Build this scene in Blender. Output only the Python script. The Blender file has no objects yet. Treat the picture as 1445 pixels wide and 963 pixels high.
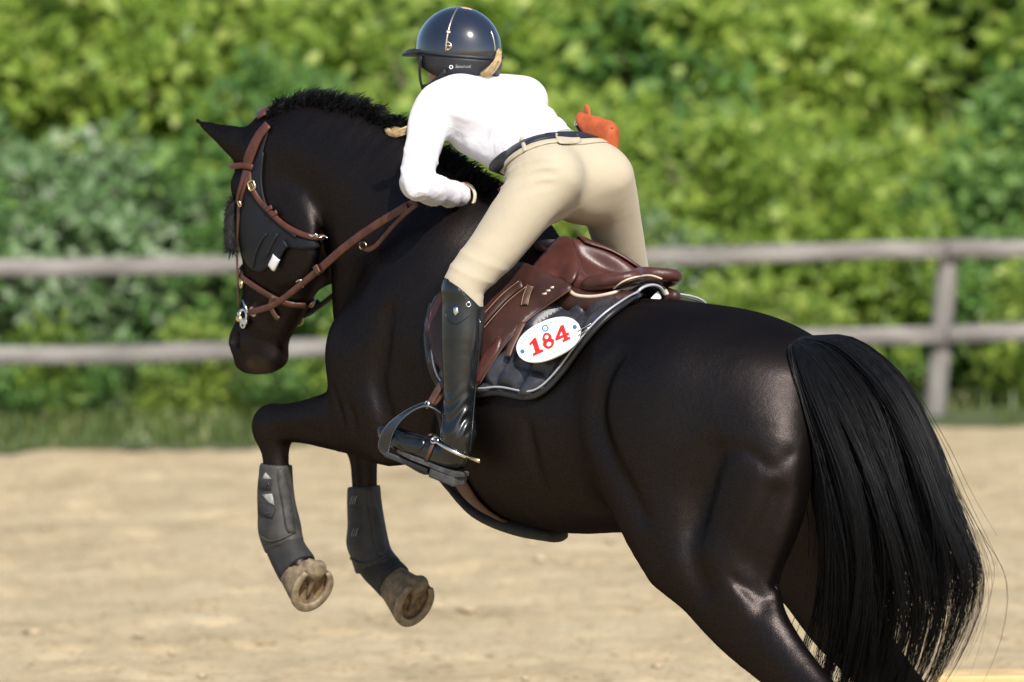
import bpy, bmesh, math, random, time
import numpy as np
from mathutils import Vector, Matrix
T0 = time.time()
SC = bpy.context.scene
COL = SC.collection
rad = math.radians
RNG = np.random.default_rng(7)

# ------------------------------------------------------------------ camera
W, HPX = 1445.0, 963.0           # size of the photograph, used for reading positions
CAM_D, CAM_H = 16.0, 1.94
FPX = 8320.0
TILT = math.atan((481.5 - 190.0) / FPX)
ROLL = rad(0.55)
cam_data = bpy.data.cameras.new("camera")
cam = bpy.data.objects.new("camera", cam_data)
COL.objects.link(cam)
SC.camera = cam
cam_data.sensor_width = 36.0
cam_data.lens = FPX / W * 36.0
cam_data.clip_start = 0.5
cam_data.clip_end = 600.0
CAM_R = Matrix.Rotation(math.pi / 2 - TILT, 4, 'X') @ Matrix.Rotation(-ROLL, 4, 'Z')
cam.matrix_world = Matrix.Translation((0, -CAM_D, CAM_H)) @ CAM_R
cam_data.dof.use_dof = True
cam_data.dof.focus_distance = 15.75
cam_data.dof.aperture_fstop = 3.6

# ------------------------------------------------------------------ light
SUN_EL, SUN_AZ = rad(42), rad(15)   # azimuth: to the right of straight behind the camera
sun_dir = Vector((math.sin(SUN_AZ) * math.cos(SUN_EL), -math.cos(SUN_AZ) * math.cos(SUN_EL), math.sin(SUN_EL)))
sd = bpy.data.lights.new("sun", 'SUN')
sd.energy = 4.8
sd.angle = rad(0.55)
sd.color = (1.0, 0.955, 0.88)
sun = bpy.data.objects.new("sun", sd)
COL.objects.link(sun)
sun.rotation_euler = sun_dir.to_track_quat('Z', 'Y').to_euler()
sun.location = (6, -14, 16)

world = bpy.data.worlds.new("World")
SC.world = world
world.use_nodes = True
wn = world.node_tree.nodes
wl = world.node_tree.links
wn.clear()
wo = wn.new('ShaderNodeOutputWorld')
wb = wn.new('ShaderNodeBackground')
ws = wn.new('ShaderNodeTexSky')
ws.sky_type = 'NISHITA'
ws.sun_disc = False
ws.sun_elevation = SUN_EL
ws.sun_rotation = math.atan2(sun_dir.x, sun_dir.y)
ws.dust_density = 1.5
wb.inputs['Strength'].default_value = 0.125
wl.new(ws.outputs[0], wb.inputs[0])
wl.new(wb.outputs[0], wo.inputs[0])
SC.view_settings.view_transform = 'Standard'
SC.view_settings.look = 'None'
SC.view_settings.gamma = 1.0
SC.view_settings.exposure = 0.35
SC.cycles.max_bounces = 6
SC.cycles.transparent_max_bounces = 8
SC.cycles.caustics_reflective = False
SC.cycles.caustics_refractive = False

# ------------------------------------------------------------------ the horse's frame: x forward, y to its left, z up
YAW = rad(46)
HORIG = np.array([(800 - 722.5) / 520.0, 0.0, 0.0])
FW = np.array([-math.cos(YAW), math.sin(YAW), 0.0])
LF = np.array([-math.sin(YAW), -math.cos(YAW), 0.0])
UP = np.array([0.0, 0.0, 1.0])
HMAT = Matrix(((FW[0], LF[0], 0, HORIG[0]), (FW[1], LF[1], 0, HORIG[1]), (FW[2], LF[2], 1, 0), (0, 0, 0, 1)))
_R3 = np.array(CAM_R.to_3x3())
_CP = np.array([0.0, -CAM_D, CAM_H])

def ray(px, py):
    d = _R3 @ np.array([(px - W / 2) / FPX, -(py - HPX / 2) / FPX, -1.0])
    return d

def H(px, py, b=0.0):
    """point of the horse frame seen at a place of the photograph, b metres left of the horse's middle plane"""
    d = ray(px, py)
    t = (b - np.dot(_CP - HORIG, LF)) / np.dot(d, LF)
    p = _CP + d * t - HORIG
    return np.array([np.dot(p, FW), b, p[2]])

def Wd(px, py, Y):
    """world point at distance Y beyond the horse"""
    d = ray(px, py)
    t = (Y - _CP[1]) / d[1]
    return _CP + d * t

def Gr(px, py, z=0.0):
    d = ray(px, py)
    t = (z - _CP[2]) / d[2]
    return _CP + d * t

def nrm(v):
    v = np.asarray(v, float)
    return v / max(np.linalg.norm(v), 1e-9)

# ------------------------------------------------------------------ objects
def link(o, parent=None):
    COL.objects.link(o)
    if parent is not None:
        o.parent = parent
    return o

def tag(o, label, cat, group=None, kind=None):
    o['label'] = label
    o['category'] = cat
    if group: o['group'] = group
    if kind: o['kind'] = kind
    return o

def struct(o):
    o['kind'] = 'structure'
    return o

def empty(name, mat=None):
    o = bpy.data.objects.new(name, None)
    o.empty_display_size = 0.1
    COL.objects.link(o)
    if mat is not None:
        o.matrix_world = mat
    return o

def mesh_from(name, verts, faces, mat, smooth=True):
    me = bpy.data.meshes.new(name)
    verts = np.asarray(verts, np.float32)
    if isinstance(faces, np.ndarray):
        n, k = faces.shape
        me.vertices.add(len(verts))
        me.vertices.foreach_set('co', verts.ravel())
        me.loops.add(n * k)
        me.loops.foreach_set('vertex_index', faces.astype(np.int32).ravel())
        me.polygons.add(n)
        me.polygons.foreach_set('loop_start', np.arange(n, dtype=np.int32) * k)
        me.polygons.foreach_set('loop_total', np.full(n, k, np.int32))
        me.update(calc_edges=True)
        me.validate()
    else:
        me.from_pydata([tuple(map(float, v)) for v in verts], [], [tuple(map(int, f)) for f in faces])
        me.update()
    if smooth:
        me.polygons.foreach_set('use_smooth', np.ones(len(me.polygons), bool))
    if mat is not None:
        me.materials.append(mat)
    return me

def obj(name, verts, faces, mat, parent=None, smooth=True, at=None):
    """at: matrix of a top-level object; verts are in that object's frame"""
    me = mesh_from(name, verts, faces, mat, smooth)
    o = bpy.data.objects.new(name, me)
    link(o, parent)
    if at is not None:
        o.matrix_world = at
    return o

class MB:
    """collects shapes into one mesh"""
    def __init__(s):
        s.v = []; s.f = []; s.n = 0
    def add(s, v, f):
        v = np.asarray(v, float)
        s.v.append(v)
        s.f += [tuple(int(i) + s.n for i in q) for q in f]
        s.n += len(v)
        return s
    def build(s, name, mat, parent=None, smooth=True, at=None):
        return obj(name, np.concatenate(s.v), s.f, mat, parent, smooth, at)

def smoothpath(pts, sub=6, closed=False):
    """Catmull-Rom through rows of any length"""
    P = np.asarray(pts, float)
    n = len(P)
    out = []
    rng = range(n if closed else n - 1)
    for i in rng:
        if closed:
            p0, p1, p2, p3 = P[(i - 1) % n], P[i], P[(i + 1) % n], P[(i + 2) % n]
        else:
            p1, p2 = P[i], P[i + 1]
            p0 = P[i - 1] if i > 0 else 2 * p1 - p2
            p3 = P[i + 2] if i + 2 < n else 2 * p2 - p1
        for k in range(sub):
            t = k / sub
            out.append(0.5 * ((2 * p1) + (-p0 + p2) * t + (2 * p0 - 5 * p1 + 4 * p2 - p3) * t * t + (-p0 + 3 * p1 - 3 * p2 + p3) * t ** 3))
    if not closed:
        out.append(P[-1])
    return np.array(out)

def tube_mesh(path, radii, seg=8, closed=False, caps=True):
    path = np.asarray(path, float)
    n = len(path)
    radii = np.broadcast_to(np.asarray(radii, float), (n,))
    V = []; F = []
    prev = None
    for i in range(n):
        if closed:
            t = nrm(path[(i + 1) % n] - path[i - 1])
        else:
            t = nrm(path[min(i + 1, n - 1)] - path[max(i - 1, 0)])
        if prev is None:
            ref = np.array([0, 0, 1.0]) if abs(t[2]) < 0.9 else np.array([1.0, 0, 0])
            u = nrm(np.cross(ref, t))
        else:
            u = nrm(prev - t * np.dot(prev, t))
        prev = u
        w = np.cross(t, u)
        for k in range(seg):
            a = 2 * math.pi * k / seg
            V.append(path[i] + radii[i] * (math.cos(a) * u + math.sin(a) * w))
    m = n if closed else n - 1
    for i in range(m):
        j = (i + 1) % n
        for k in range(seg):
            k2 = (k + 1) % seg
            F.append((i * seg + k, i * seg + k2, j * seg + k2, j * seg + k))
    if caps and not closed:
        F.append(tuple(range(seg - 1, -1, -1)))
        F.append(tuple((n - 1) * seg + k for k in range(seg)))
    return np.array(V), F

def strap_mesh(path, normals, width, thick, closed=False, round_ends=False):
    """flat strap: path points, outward normals, width, thickness"""
    path = np.asarray(path, float)
    n = len(path)
    width = np.broadcast_to(np.asarray(width, float), (n,))
    V = []; F = []
    for i in range(n):
        if closed:
            t = nrm(path[(i + 1) % n] - path[i - 1])
        else:
            t = nrm(path[min(i + 1, n - 1)] - path[max(i - 1, 0)])
        nn = np.asarray(normals[i], float)
        nn = nrm(nn - t * np.dot(nn, t))
        s = np.cross(t, nn)
        w = width[i] / 2
        e = min(thick * 0.45, w * 0.3)
        prof = [(-w, 0.0), (-w, thick - e), (-w + e * 1.2, thick), (w - e * 1.2, thick), (w, thick - e), (w, 0.0)]
        for x, y in prof:
            V.append(path[i] + s * x + nn * y)
    k = 6
    m = n if closed else n - 1
    for i in range(m):
        j = (i + 1) % n
        for q in range(k):
            q2 = (q + 1) % k
            F.append((i * k + q, j * k + q, j * k + q2, i * k + q2))
    if not closed:
        F.append(tuple(range(k)))
        F.append(tuple((n - 1) * k + q for q in range(k - 1, -1, -1)))
    return np.array(V), F

def box_mesh(c, ax, ay, az, hx, hy, hz, bev=0.0):
    c = np.asarray(c, float); ax, ay, az = nrm(ax), nrm(ay), nrm(az)
    bm = bmesh.new()
    bmesh.ops.create_cube(bm, size=2.0)
    for v in bm.verts:
        v.co = Vector((v.co.x * hx, v.co.y * hy, v.co.z * hz))
    if bev > 0:
        bmesh.ops.bevel(bm, geom=list(bm.edges), offset=bev, segments=2, affect='EDGES', profile=0.6)
    V = np.array([c + v.co.x * ax + v.co.y * ay + v.co.z * az for v in bm.verts])
    bm.verts.index_update()
    F = [tuple(v.index for v in f.verts) for f in bm.faces]
    bm.free()
    return V, F

# ------------------------------------------------------------------ body modelling: smooth unions of tapered shapes on a grid
def _unit(v):
    return v / np.maximum(np.linalg.norm(v, axis=-1, keepdims=True), 1e-9)

class Field:
    def __init__(s, lo, hi, vox):
        s.lo = np.asarray(lo, float); s.vox = vox
        s.n = np.ceil((np.asarray(hi, float) - s.lo) / vox).astype(int) + 1
        s.d = np.full(tuple(s.n), 0.5, np.float32)
    def grid(s, lo, hi):
        i0 = np.clip(np.floor((np.asarray(lo) - s.lo) / s.vox).astype(int), 0, s.n)
        i1 = np.clip(np.ceil((np.asarray(hi) - s.lo) / s.vox).astype(int) + 1, 0, s.n)
        if np.any(i1 <= i0):
            return None, None
        ax = [(s.lo[k] + np.arange(i0[k], i1[k]) * s.vox).astype(np.float32) for k in range(3)]
        return (slice(i0[0], i1[0]), slice(i0[1], i1[1]), slice(i0[2], i1[2])), (ax[0][:, None, None], ax[1][None, :, None], ax[2][None, None, :])
    def put(s, sl, d, k, op='u'):
        a = s.d[sl]
        if op == 'u':
            h = np.maximum(k - np.abs(a - d), 0) / max(k, 1e-6)
            s.d[sl] = np.minimum(a, d) - h * h * k * 0.25
        elif op == 's':
            d = -d
            h = np.maximum(k - np.abs(a - d), 0) / max(k, 1e-6)
            s.d[sl] = np.maximum(a, d) + h * h * k * 0.25
    def tube(s, st, side, k=0.05, sub=4, op='u'):
        """stations: (point, radius along side, radius across)"""
        P = np.array([list(q[0]) + [q[1], q[2] if len(q) > 2 else q[1]] for q in st], float)
        if len(P) > 2 and sub > 1:
            P = smoothpath(P, sub)
        rm = P[:, 3:].max() + max(k, 0.02) + 2 * s.vox
        sl, g = s.grid(P[:, :3].min(0) - rm, P[:, :3].max(0) + rm)
        if sl is None: return s
        X, Y, Z = g
        best = None
        side = np.asarray(side, float)
        for i in range(len(P) - 1):
            a, b = P[i], P[i + 1]
            e = b[:3] - a[:3]
            L = np.linalg.norm(e)
            if L < 1e-6: continue
            e = e / L
            sv = nrm(side - e * np.dot(side, e))
            nv = np.cross(e, sv)
            dx, dy, dz = X - a[0], Y - a[1], Z - a[2]
            te = dx * e[0] + dy * e[1] + dz * e[2]
            t = np.clip(te, 0, L)
            ve = te - t
            vs = dx * sv[0] + dy * sv[1] + dz * sv[2]
            vn = dx * nv[0] + dy * nv[1] + dz * nv[2]
            tt = t / L
            ra = a[3] + (b[3] - a[3]) * tt
            rb = a[4] + (b[4] - a[4]) * tt
            rc = np.minimum(ra, rb)
            q1 = (vs / ra) ** 2 + (vn / rb) ** 2 + (ve / rc) ** 2
            q2 = (vs / ra ** 2) ** 2 + (vn / rb ** 2) ** 2 + (ve / rc ** 2) ** 2
            q = np.sqrt(q1)
            d = np.where(q2 > 1e-9, q * (q - 1) / np.sqrt(np.maximum(q2, 1e-9)), -rc)
            best = d if best is None else np.minimum(best, d)
        s.put(sl, best.astype(np.float32), k, op)
        return s
    def ell(s, c, r, k=0.05, ax=None, op='u'):
        c = np.asarray(c, float); r = np.asarray(r, float)
        A = np.eye(3) if ax is None else np.array([nrm(v) for v in ax])
        rm = r.max() + max(k, 0.02) + 2 * s.vox
        sl, g = s.grid(c - rm, c + rm)
        if sl is None: return s
        dx, dy, dz = g[0] - c[0], g[1] - c[1], g[2] - c[2]
        q1 = 0; q2 = 0
        for i in range(3):
            v = dx * A[i, 0] + dy * A[i, 1] + dz * A[i, 2]
            q1 = q1 + (v / r[i]) ** 2
            q2 = q2 + (v / r[i] ** 2) ** 2
        q = np.sqrt(q1)
        d = np.where(q2 > 1e-9, q * (q - 1) / np.sqrt(np.maximum(q2, 1e-9)), -r.min())
        s.put(sl, d.astype(np.float32), k, op)
        return s
    def full(s):
        return s.grid(s.lo, s.lo + (s.n - 1) * s.vox)[1]
    def sample(s, P):
        """value of the field at points"""
        P = (np.asarray(P, float) - s.lo) / s.vox
        P = np.clip(P, 0, s.n - 1.001)
        i = np.floor(P).astype(int); f = P - i
        out = 0
        for dx in (0, 1):
            for dy in (0, 1):
                for dz in (0, 1):
                    w = (f[:, 0] if dx else 1 - f[:, 0]) * (f[:, 1] if dy else 1 - f[:, 1]) * (f[:, 2] if dz else 1 - f[:, 2])
                    out = out + w * s.d[i[:, 0] + dx, i[:, 1] + dy, i[:, 2] + dz]
        return out
    def grad(s, P):
        P = np.asarray(P, float)
        h = s.vox
        g = np.stack([s.sample(P + np.eye(3)[k] * h) - s.sample(P - np.eye(3)[k] * h) for k in range(3)], 1)
        return _unit(g)
    def onto(s, P, off=0.0, it=6):
        """move points onto the surface (plus an offset)"""
        P = np.array(P, float)
        for _ in range(it):
            P = P - s.grad(P) * (s.sample(P) - off)[:, None] * 0.9
        return P
    def cast(s, P, D, off=0.0, maxd=2.0):
        """march points along directions until they meet the surface"""
        P = np.array(P, float); D = _unit(np.array(D, float))
        tot = np.zeros(len(P))
        for _ in range(120):
            v = s.sample(P) - off
            st = np.clip(v, -0.02, 0.03)
            P = P + D * st[:, None] * 0.8
        return P

def nets(d, lo, vox, iso=0.0):
    """surface nets: quads around every sign change of a grid"""
    d = d - iso
    s = d < 0
    nx, ny, nz = d.shape
    c = np.zeros((nx - 1, ny - 1, nz - 1), np.int8)
    for i in (0, 1):
        for j in (0, 1):
            for k in (0, 1):
                c += s[i:nx - 1 + i, j:ny - 1 + j, k:nz - 1 + k]
    act = (c > 0) & (c < 8)
    idx = np.full(act.shape, -1, np.int64)
    ci = np.argwhere(act)
    idx[act] = np.arange(len(ci))
    acc = np.zeros((len(ci), 3)); cnt = np.zeros(len(ci))
    corners = [(i, j, k) for i in (0, 1) for j in (0, 1) for k in (0, 1)]
    val = {q: d[ci[:, 0] + q[0], ci[:, 1] + q[1], ci[:, 2] + q[2]] for q in corners}
    for q in corners:
        for ax in range(3):
            if q[ax] == 0:
                q2 = list(q); q2[ax] = 1; q2 = tuple(q2)
                a, b = val[q], val[q2]
                m = (a < 0) != (b < 0)
                t = np.where(m, a / np.where(m, a - b, 1), 0)
                p = np.array(q, float)[None, :].repeat(len(ci), 0)
                p[:, ax] = t
                acc += p * m[:, None]; cnt += m
    V = lo + (ci + acc / cnt[:, None]) * vox
    F = []
    for ax in range(3):
        a1, a2 = (ax + 1) % 3, (ax + 2) % 3
        sl0 = [slice(None)] * 3; sl1 = [slice(None)] * 3
        sl0[ax] = slice(0, -1); sl1[ax] = slice(1, None)
        m = s[tuple(sl0)] != s[tuple(sl1)]
        inside_first = s[tuple(sl0)]
        e = np.argwhere(m)
        keep = (e[:, a1] > 0) & (e[:, a2] > 0) & (e[:, a1] < d.shape[a1] - 1) & (e[:, a2] < d.shape[a2] - 1)
        e = e[keep]
        def ix(o1, o2):
            q = e.copy(); q[:, a1] += o1; q[:, a2] += o2
            return idx[q[:, 0], q[:, 1], q[:, 2]]
        quad = np.stack([ix(-1, -1), ix(0, -1), ix(0, 0), ix(-1, 0)], 1)
        fl = inside_first[e[:, 0], e[:, 1], e[:, 2]]
        quad[~fl] = quad[~fl][:, ::-1]
        F.append(quad)
    F = np.concatenate(F)
    F = F[(F >= 0).all(1)]
    return V, F

def relax(V, F, it=2, w=0.5):
    E = np.concatenate([F[:, [i, (i + 1) % F.shape[1]]] for i in range(F.shape[1])])
    E = np.concatenate([E, E[:, ::-1]])
    n = len(V)
    deg = np.bincount(E[:, 0], minlength=n)[:, None]
    for _ in range(it):
        S = np.stack([np.bincount(E[:, 0], weights=V[E[:, 1], k], minlength=n) for k in range(3)], 1)
        V = V + w * (S / np.maximum(deg, 1) - V)
    return V

def field_obj(name, fld, mat, parent=None, at=None, iso=0.0, d=None, it=2):
    V, F = nets(fld.d if d is None else d, fld.lo, fld.vox, iso)
    V = relax(V, F, it)
    return obj(name, V, F, mat, parent, True, at)

# ------------------------------------------------------------------ materials
def mat_new(name):
    m = bpy.data.materials.new(name)
    m.use_nodes = True
    nt = m.node_tree
    return m, nt, nt.nodes, nt.links, nt.nodes['Principled BSDF']

def N(nt, kind, **kw):
    n = nt.nodes.new(kind)
    for k, v in kw.items():
        setattr(n, k, v)
    return n

def ramp(nt, stops):
    r = nt.nodes.new('ShaderNodeValToRGB')
    el = r.color_ramp.elements
    while len(el) < len(stops):
        el.new(0.5)
    for e, (p, c) in zip(el, stops):
        e.position = p
        e.color = (c[0], c[1], c[2], 1) if len(c) == 3 else c
    return r

def simple(name, col, rough=0.5, var=0.15, scale=20.0, bump=0.0, bscale=200.0, metal=0.0, spec=0.5, coat=0.0, sheen=0.0, detail=4):
    """plain material with uneven colour and fine relief"""
    m, nt, nn, ll, bs = mat_new(name)
    tc = N(nt, 'ShaderNodeTexCoord')
    no = N(nt, 'ShaderNodeTexNoise')
    no.inputs['Scale'].default_value = scale
    no.inputs['Detail'].default_value = detail
    ll.new(tc.outputs['Object'], no.inputs['Vector'])
    lo = tuple(c * (1 - var) for c in col); hi = tuple(min(1, c * (1 + var)) for c in col)
    r = ramp(nt, [(0.3, lo), (0.7, hi)])
    ll.new(no.outputs['Fac'], r.inputs[0])
    ll.new(r.outputs[0], bs.inputs['Base Color'])
    bs.inputs['Roughness'].default_value = rough
    bs.inputs['Metallic'].default_value = metal
    bs.inputs['Specular IOR Level'].default_value = spec
    bs.inputs['Coat Weight'].default_value = coat
    bs.inputs['Coat Roughness'].default_value = 0.08
    bs.inputs['Sheen Weight'].default_value = sheen
    if bump > 0:
        n2 = N(nt, 'ShaderNodeTexNoise')
        n2.inputs['Scale'].default_value = bscale
        n2.inputs['Detail'].default_value = 3
        ll.new(tc.outputs['Object'], n2.inputs['Vector'])
        bp = N(nt, 'ShaderNodeBump')
        bp.inputs['Strength'].default_value = bump
        bp.inputs['Distance'].default_value = 0.002
        ll.new(n2.outputs['Fac'], bp.inputs['Height'])
        ll.new(bp.outputs[0], bs.inputs['Normal'])
    return m
# ------------------------------------------------------------------ ground
def vnoise(x, y, seed):
    """smooth value noise for arrays"""
    r_ = np.random.default_rng(seed)
    T = r_.random((256, 256)).astype(np.float32)
    xi = np.floor(x).astype(int); yi = np.floor(y).astype(int)
    fx = x - xi; fy = y - yi
    fx = fx * fx * (3 - 2 * fx); fy = fy * fy * (3 - 2 * fy)
    g = lambda a, b: T[(xi + a) % 256, (yi + b) % 256]
    return (g(0, 0) * (1 - fx) + g(1, 0) * fx) * (1 - fy) + (g(0, 1) * (1 - fx) + g(1, 1) * fx) * fy - .5

def make_sand():
    m, nt, nn, ll, bs = mat_new("arena_sand")
    tc = N(nt, 'ShaderNodeTexCoord')
    n1 = N(nt, 'ShaderNodeTexNoise'); n1.inputs['Scale'].default_value = 1.1; n1.inputs['Detail'].default_value = 8; n1.inputs['Roughness'].default_value = .65
    ll.new(tc.outputs['Object'], n1.inputs['Vector'])
    r = ramp(nt, [(.28, (0.29, 0.23, 0.135)), (.45, (0.41, 0.325, 0.20)), (.6, (0.46, 0.37, 0.235)), (.8, (0.51, 0.415, 0.27))])
    ll.new(n1.outputs['Fac'], r.inputs[0])
    n4 = N(nt, 'ShaderNodeTexNoise'); n4.inputs['Scale'].default_value = 9; n4.inputs['Detail'].default_value = 6; n4.inputs['Roughness'].default_value = .7
    ll.new(tc.outputs['Object'], n4.inputs['Vector'])
    r4 = ramp(nt, [(.30, (0.62, 0.57, 0.48)), (.42, (.94, .93, .91)), (.6, (1, 1, 1))])
    ll.new(n4.outputs['Fac'], r4.inputs[0])
    mx = N(nt, 'ShaderNodeMix', data_type='RGBA', blend_type='MULTIPLY'); mx.inputs['Factor'].default_value = 1.0
    ll.new(r.outputs[0], mx.inputs['A']); ll.new(r4.outputs[0], mx.inputs['B'])
    ll.new(mx.outputs['Result'], bs.inputs['Base Color'])
    bs.inputs['Roughness'].default_value = .95
    bs.inputs['Specular IOR Level'].default_value = .15
    n5 = N(nt, 'ShaderNodeTexNoise'); n5.inputs['Scale'].default_value = 26; n5.inputs['Detail'].default_value = 4
    ll.new(tc.outputs['Object'], n5.inputs['Vector'])
    r5 = ramp(nt, [(.30, (0.45, 0.40, 0.30)), (.40, (1, 1, 1)), (.6, (1, 1, 1))])
    ll.new(n5.outputs['Fac'], r5.inputs[0])
    mx5 = N(nt, 'ShaderNodeMix', data_type='RGBA', blend_type='MULTIPLY'); mx5.inputs['Factor'].default_value = 1.0
    ll.new(mx.outputs['Result'], mx5.inputs['A']); ll.new(r5.outputs[0], mx5.inputs['B'])
    ll.new(mx5.outputs['Result'], bs.inputs['Base Color'])
    n2 = N(nt, 'ShaderNodeTexNoise'); n2.inputs['Scale'].default_value = 45; n2.inputs['Detail'].default_value = 6
    ll.new(tc.outputs['Object'], n2.inputs['Vector'])
    bp = N(nt, 'ShaderNodeBump'); bp.inputs['Strength'].default_value = .8; bp.inputs['Distance'].default_value = .02
    ll.new(n2.outputs['Fac'], bp.inputs['Height']); ll.new(bp.outputs[0], bs.inputs['Normal'])
    return m
M_SAND = make_sand()

def sand_edge(x):
    """how far the sand reaches (Y) at this x: ragged"""
    return 21.35 + .33 * np.clip(x, -16, 16) + .5 * vnoise(x * .8 + 40, 0 * x + 3.3, 5) + .25 * vnoise(x * 3.1 + 7, 0 * x + 1.2, 6)

def ground_h(x, y):
    h = .035 * vnoise(x * .9, y * .55, 1) + .03 * vnoise(x * 2.6, y * 2.1, 2) + .034 * vnoise(x * 5.1, y * 4.3, 3) + .018 * vnoise(x * 11, y * 10, 4)
    # hoof prints
    r_ = np.random.default_rng(12)
    for _ in range(600):
        cx, cy, s_ = r_.uniform(-5.5, 5.5), r_.uniform(-1.5, 20), r_.uniform(.07, .13)
        q = ((x - cx) ** 2 + (y - cy) ** 2) / s_ ** 2
        m = q < 9
        if m.any():
            h[m] += .03 * (-np.exp(-q[m]) + .45 * np.exp(-(np.sqrt(q[m]) - 1.5) ** 2 * 4))
    rim = np.clip(1.2 - np.maximum(np.abs(x) / 9, np.abs(y - 8) / 14), 0, 1)
    fade = np.clip((-0.4 - y) / -1.2, 0, 1) * .7 + .3
    h = h * np.clip(rim * 3, 0, 1) * fade
    back = np.clip((y - 22.5) / 4, 0, 1)
    return h + .12 * back
xs = np.concatenate([[-260, -120, -50, -25, -14], np.arange(-9, 9.01, .055), [14, 25, 50, 120, 260]])
ys = np.concatenate([[-60, -30, -14, -6], np.arange(-2.5, 23.5, .06), np.arange(23.6, 34, .5), [45, 70, 120, 260, 480]])
GX, GY = np.meshgrid(xs, ys, indexing='ij')
GZ = ground_h(GX, GY)
gv = np.stack([GX, GY, GZ], -1).reshape(-1, 3)
nx_, ny_ = len(xs), len(ys)
ii, jj = np.meshgrid(np.arange(nx_ - 1), np.arange(ny_ - 1), indexing='ij')
q0 = ii * ny_ + jj
gfz = np.stack([q0, q0 + ny_, q0 + ny_ + 1, q0 + 1], -1).reshape(-1, 4)
ground = obj('ground', gv, gfz, M_SAND)
struct(ground)
def gz_at(x, y):
    i = np.clip(np.searchsorted(xs, x) - 1, 0, nx_ - 2); j = np.clip(np.searchsorted(ys, y) - 1, 0, ny_ - 2)
    return GZ[i, j]

# soil bank under the hedge, a sheet just above the sand beyond its ragged edge
M_SOIL = simple("grassy_soil", (0.055, 0.075, 0.025), .95, .4, 3, .6, 40)
ex = np.concatenate([[-250, -100, -40], np.arange(-14, 14.1, .2), [40, 100, 250]])
ev = []
for x in ex:
    e = float(sand_edge(np.array([float(x)]))[0])
    ev += [(x, e, gz_at(x, e) + .004), (x, e + .8, .07), (x, 27, .17), (x, 470, .2)]
ef = []
for i in range(len(ex) - 1):
    for k in range(3):
        ef.append((i * 4 + k, (i + 1) * 4 + k, (i + 1) * 4 + k + 1, i * 4 + k + 1))
struct(obj('grass_bank', ev, ef, M_SOIL))

# clods of sand, uncountable
def clods():
    r_ = np.random.default_rng(4)
    n = 1500
    P = np.stack([r_.uniform(-5, 5, n), r_.uniform(-.5, 20, n)], 1)
    s_ = r_.gamma(1.6, .0045, n) + .003
    base = np.array([(1, 0, 0), (-1, 0, 0), (0, 1, 0), (0, -1, 0), (0, 0, 1), (0, 0, -.6)])
    fc = np.array([(0, 2, 4), (2, 1, 4), (1, 3, 4), (3, 0, 4), (2, 0, 5), (1, 2, 5), (3, 1, 5), (0, 3, 5)])
    z = gz_at(P[:, 0], P[:, 1])
    V = base[None] * s_[:, None, None] * r_.uniform(.6, 1.3, (n, 6, 1)) * [1.3, 1.3, .55]
    V = V + np.stack([P[:, 0], P[:, 1], z + s_ * .25], 1)[:, None]
    F = (fc[None] + (np.arange(n) * 6)[:, None, None]).reshape(-1, 3)
    o = obj('sand_clods', V.reshape(-1, 3), F, simple("sand_clod", (.40, .31, .20), .95, .3, 9), None, True)
    tag(o, "small loose clods of sand scattered over the arena floor", "sand clods", kind='stuff')
clods()
print("ground", time.time() - T0)

# ------------------------------------------------------------------ fence
def weathered():
    m, nt, nn, ll, bs = mat_new("weathered_grey_wood")
    tc = N(nt, 'ShaderNodeTexCoord')
    mp = N(nt, 'ShaderNodeMapping'); mp.inputs['Scale'].default_value = (1.2, 14, 14)
    ll.new(tc.outputs['Object'], mp.inputs['Vector'])
    n1 = N(nt, 'ShaderNodeTexNoise'); n1.inputs['Scale'].default_value = 2.2; n1.inputs['Detail'].default_value = 6
    ll.new(mp.outputs[0], n1.inputs['Vector'])
    oi = N(nt, 'ShaderNodeObjectInfo')
    r = ramp(nt, [(.25, (0.075, 0.068, 0.062)), (.5, (0.185, 0.172, 0.160)), (.75, (0.31, 0.29, 0.27))])
    ll.new(n1.outputs['Fac'], r.inputs[0]); ll.new(r.outputs[0], bs.inputs['Base Color'])
    bs.inputs['Roughness'].default_value = .85
    bp = N(nt, 'ShaderNodeBump'); bp.inputs['Strength'].default_value = .5; bp.inputs['Distance'].default_value = .01
    ll.new(n1.outputs['Fac'], bp.inputs['Height']); ll.new(bp.outputs[0], bs.inputs['Normal'])
    return m
M_FENCE = weathered()
fence = empty('rail_fence', Matrix.Translation((0, 22.3, 0)))
tag(fence, "weathered grey two-rail wooden fence running behind the horse", "fence")
def fence_y(px): return 22.3 + .0011 * (px - 722)
FO = np.array([0, 22.3, 0])
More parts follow.
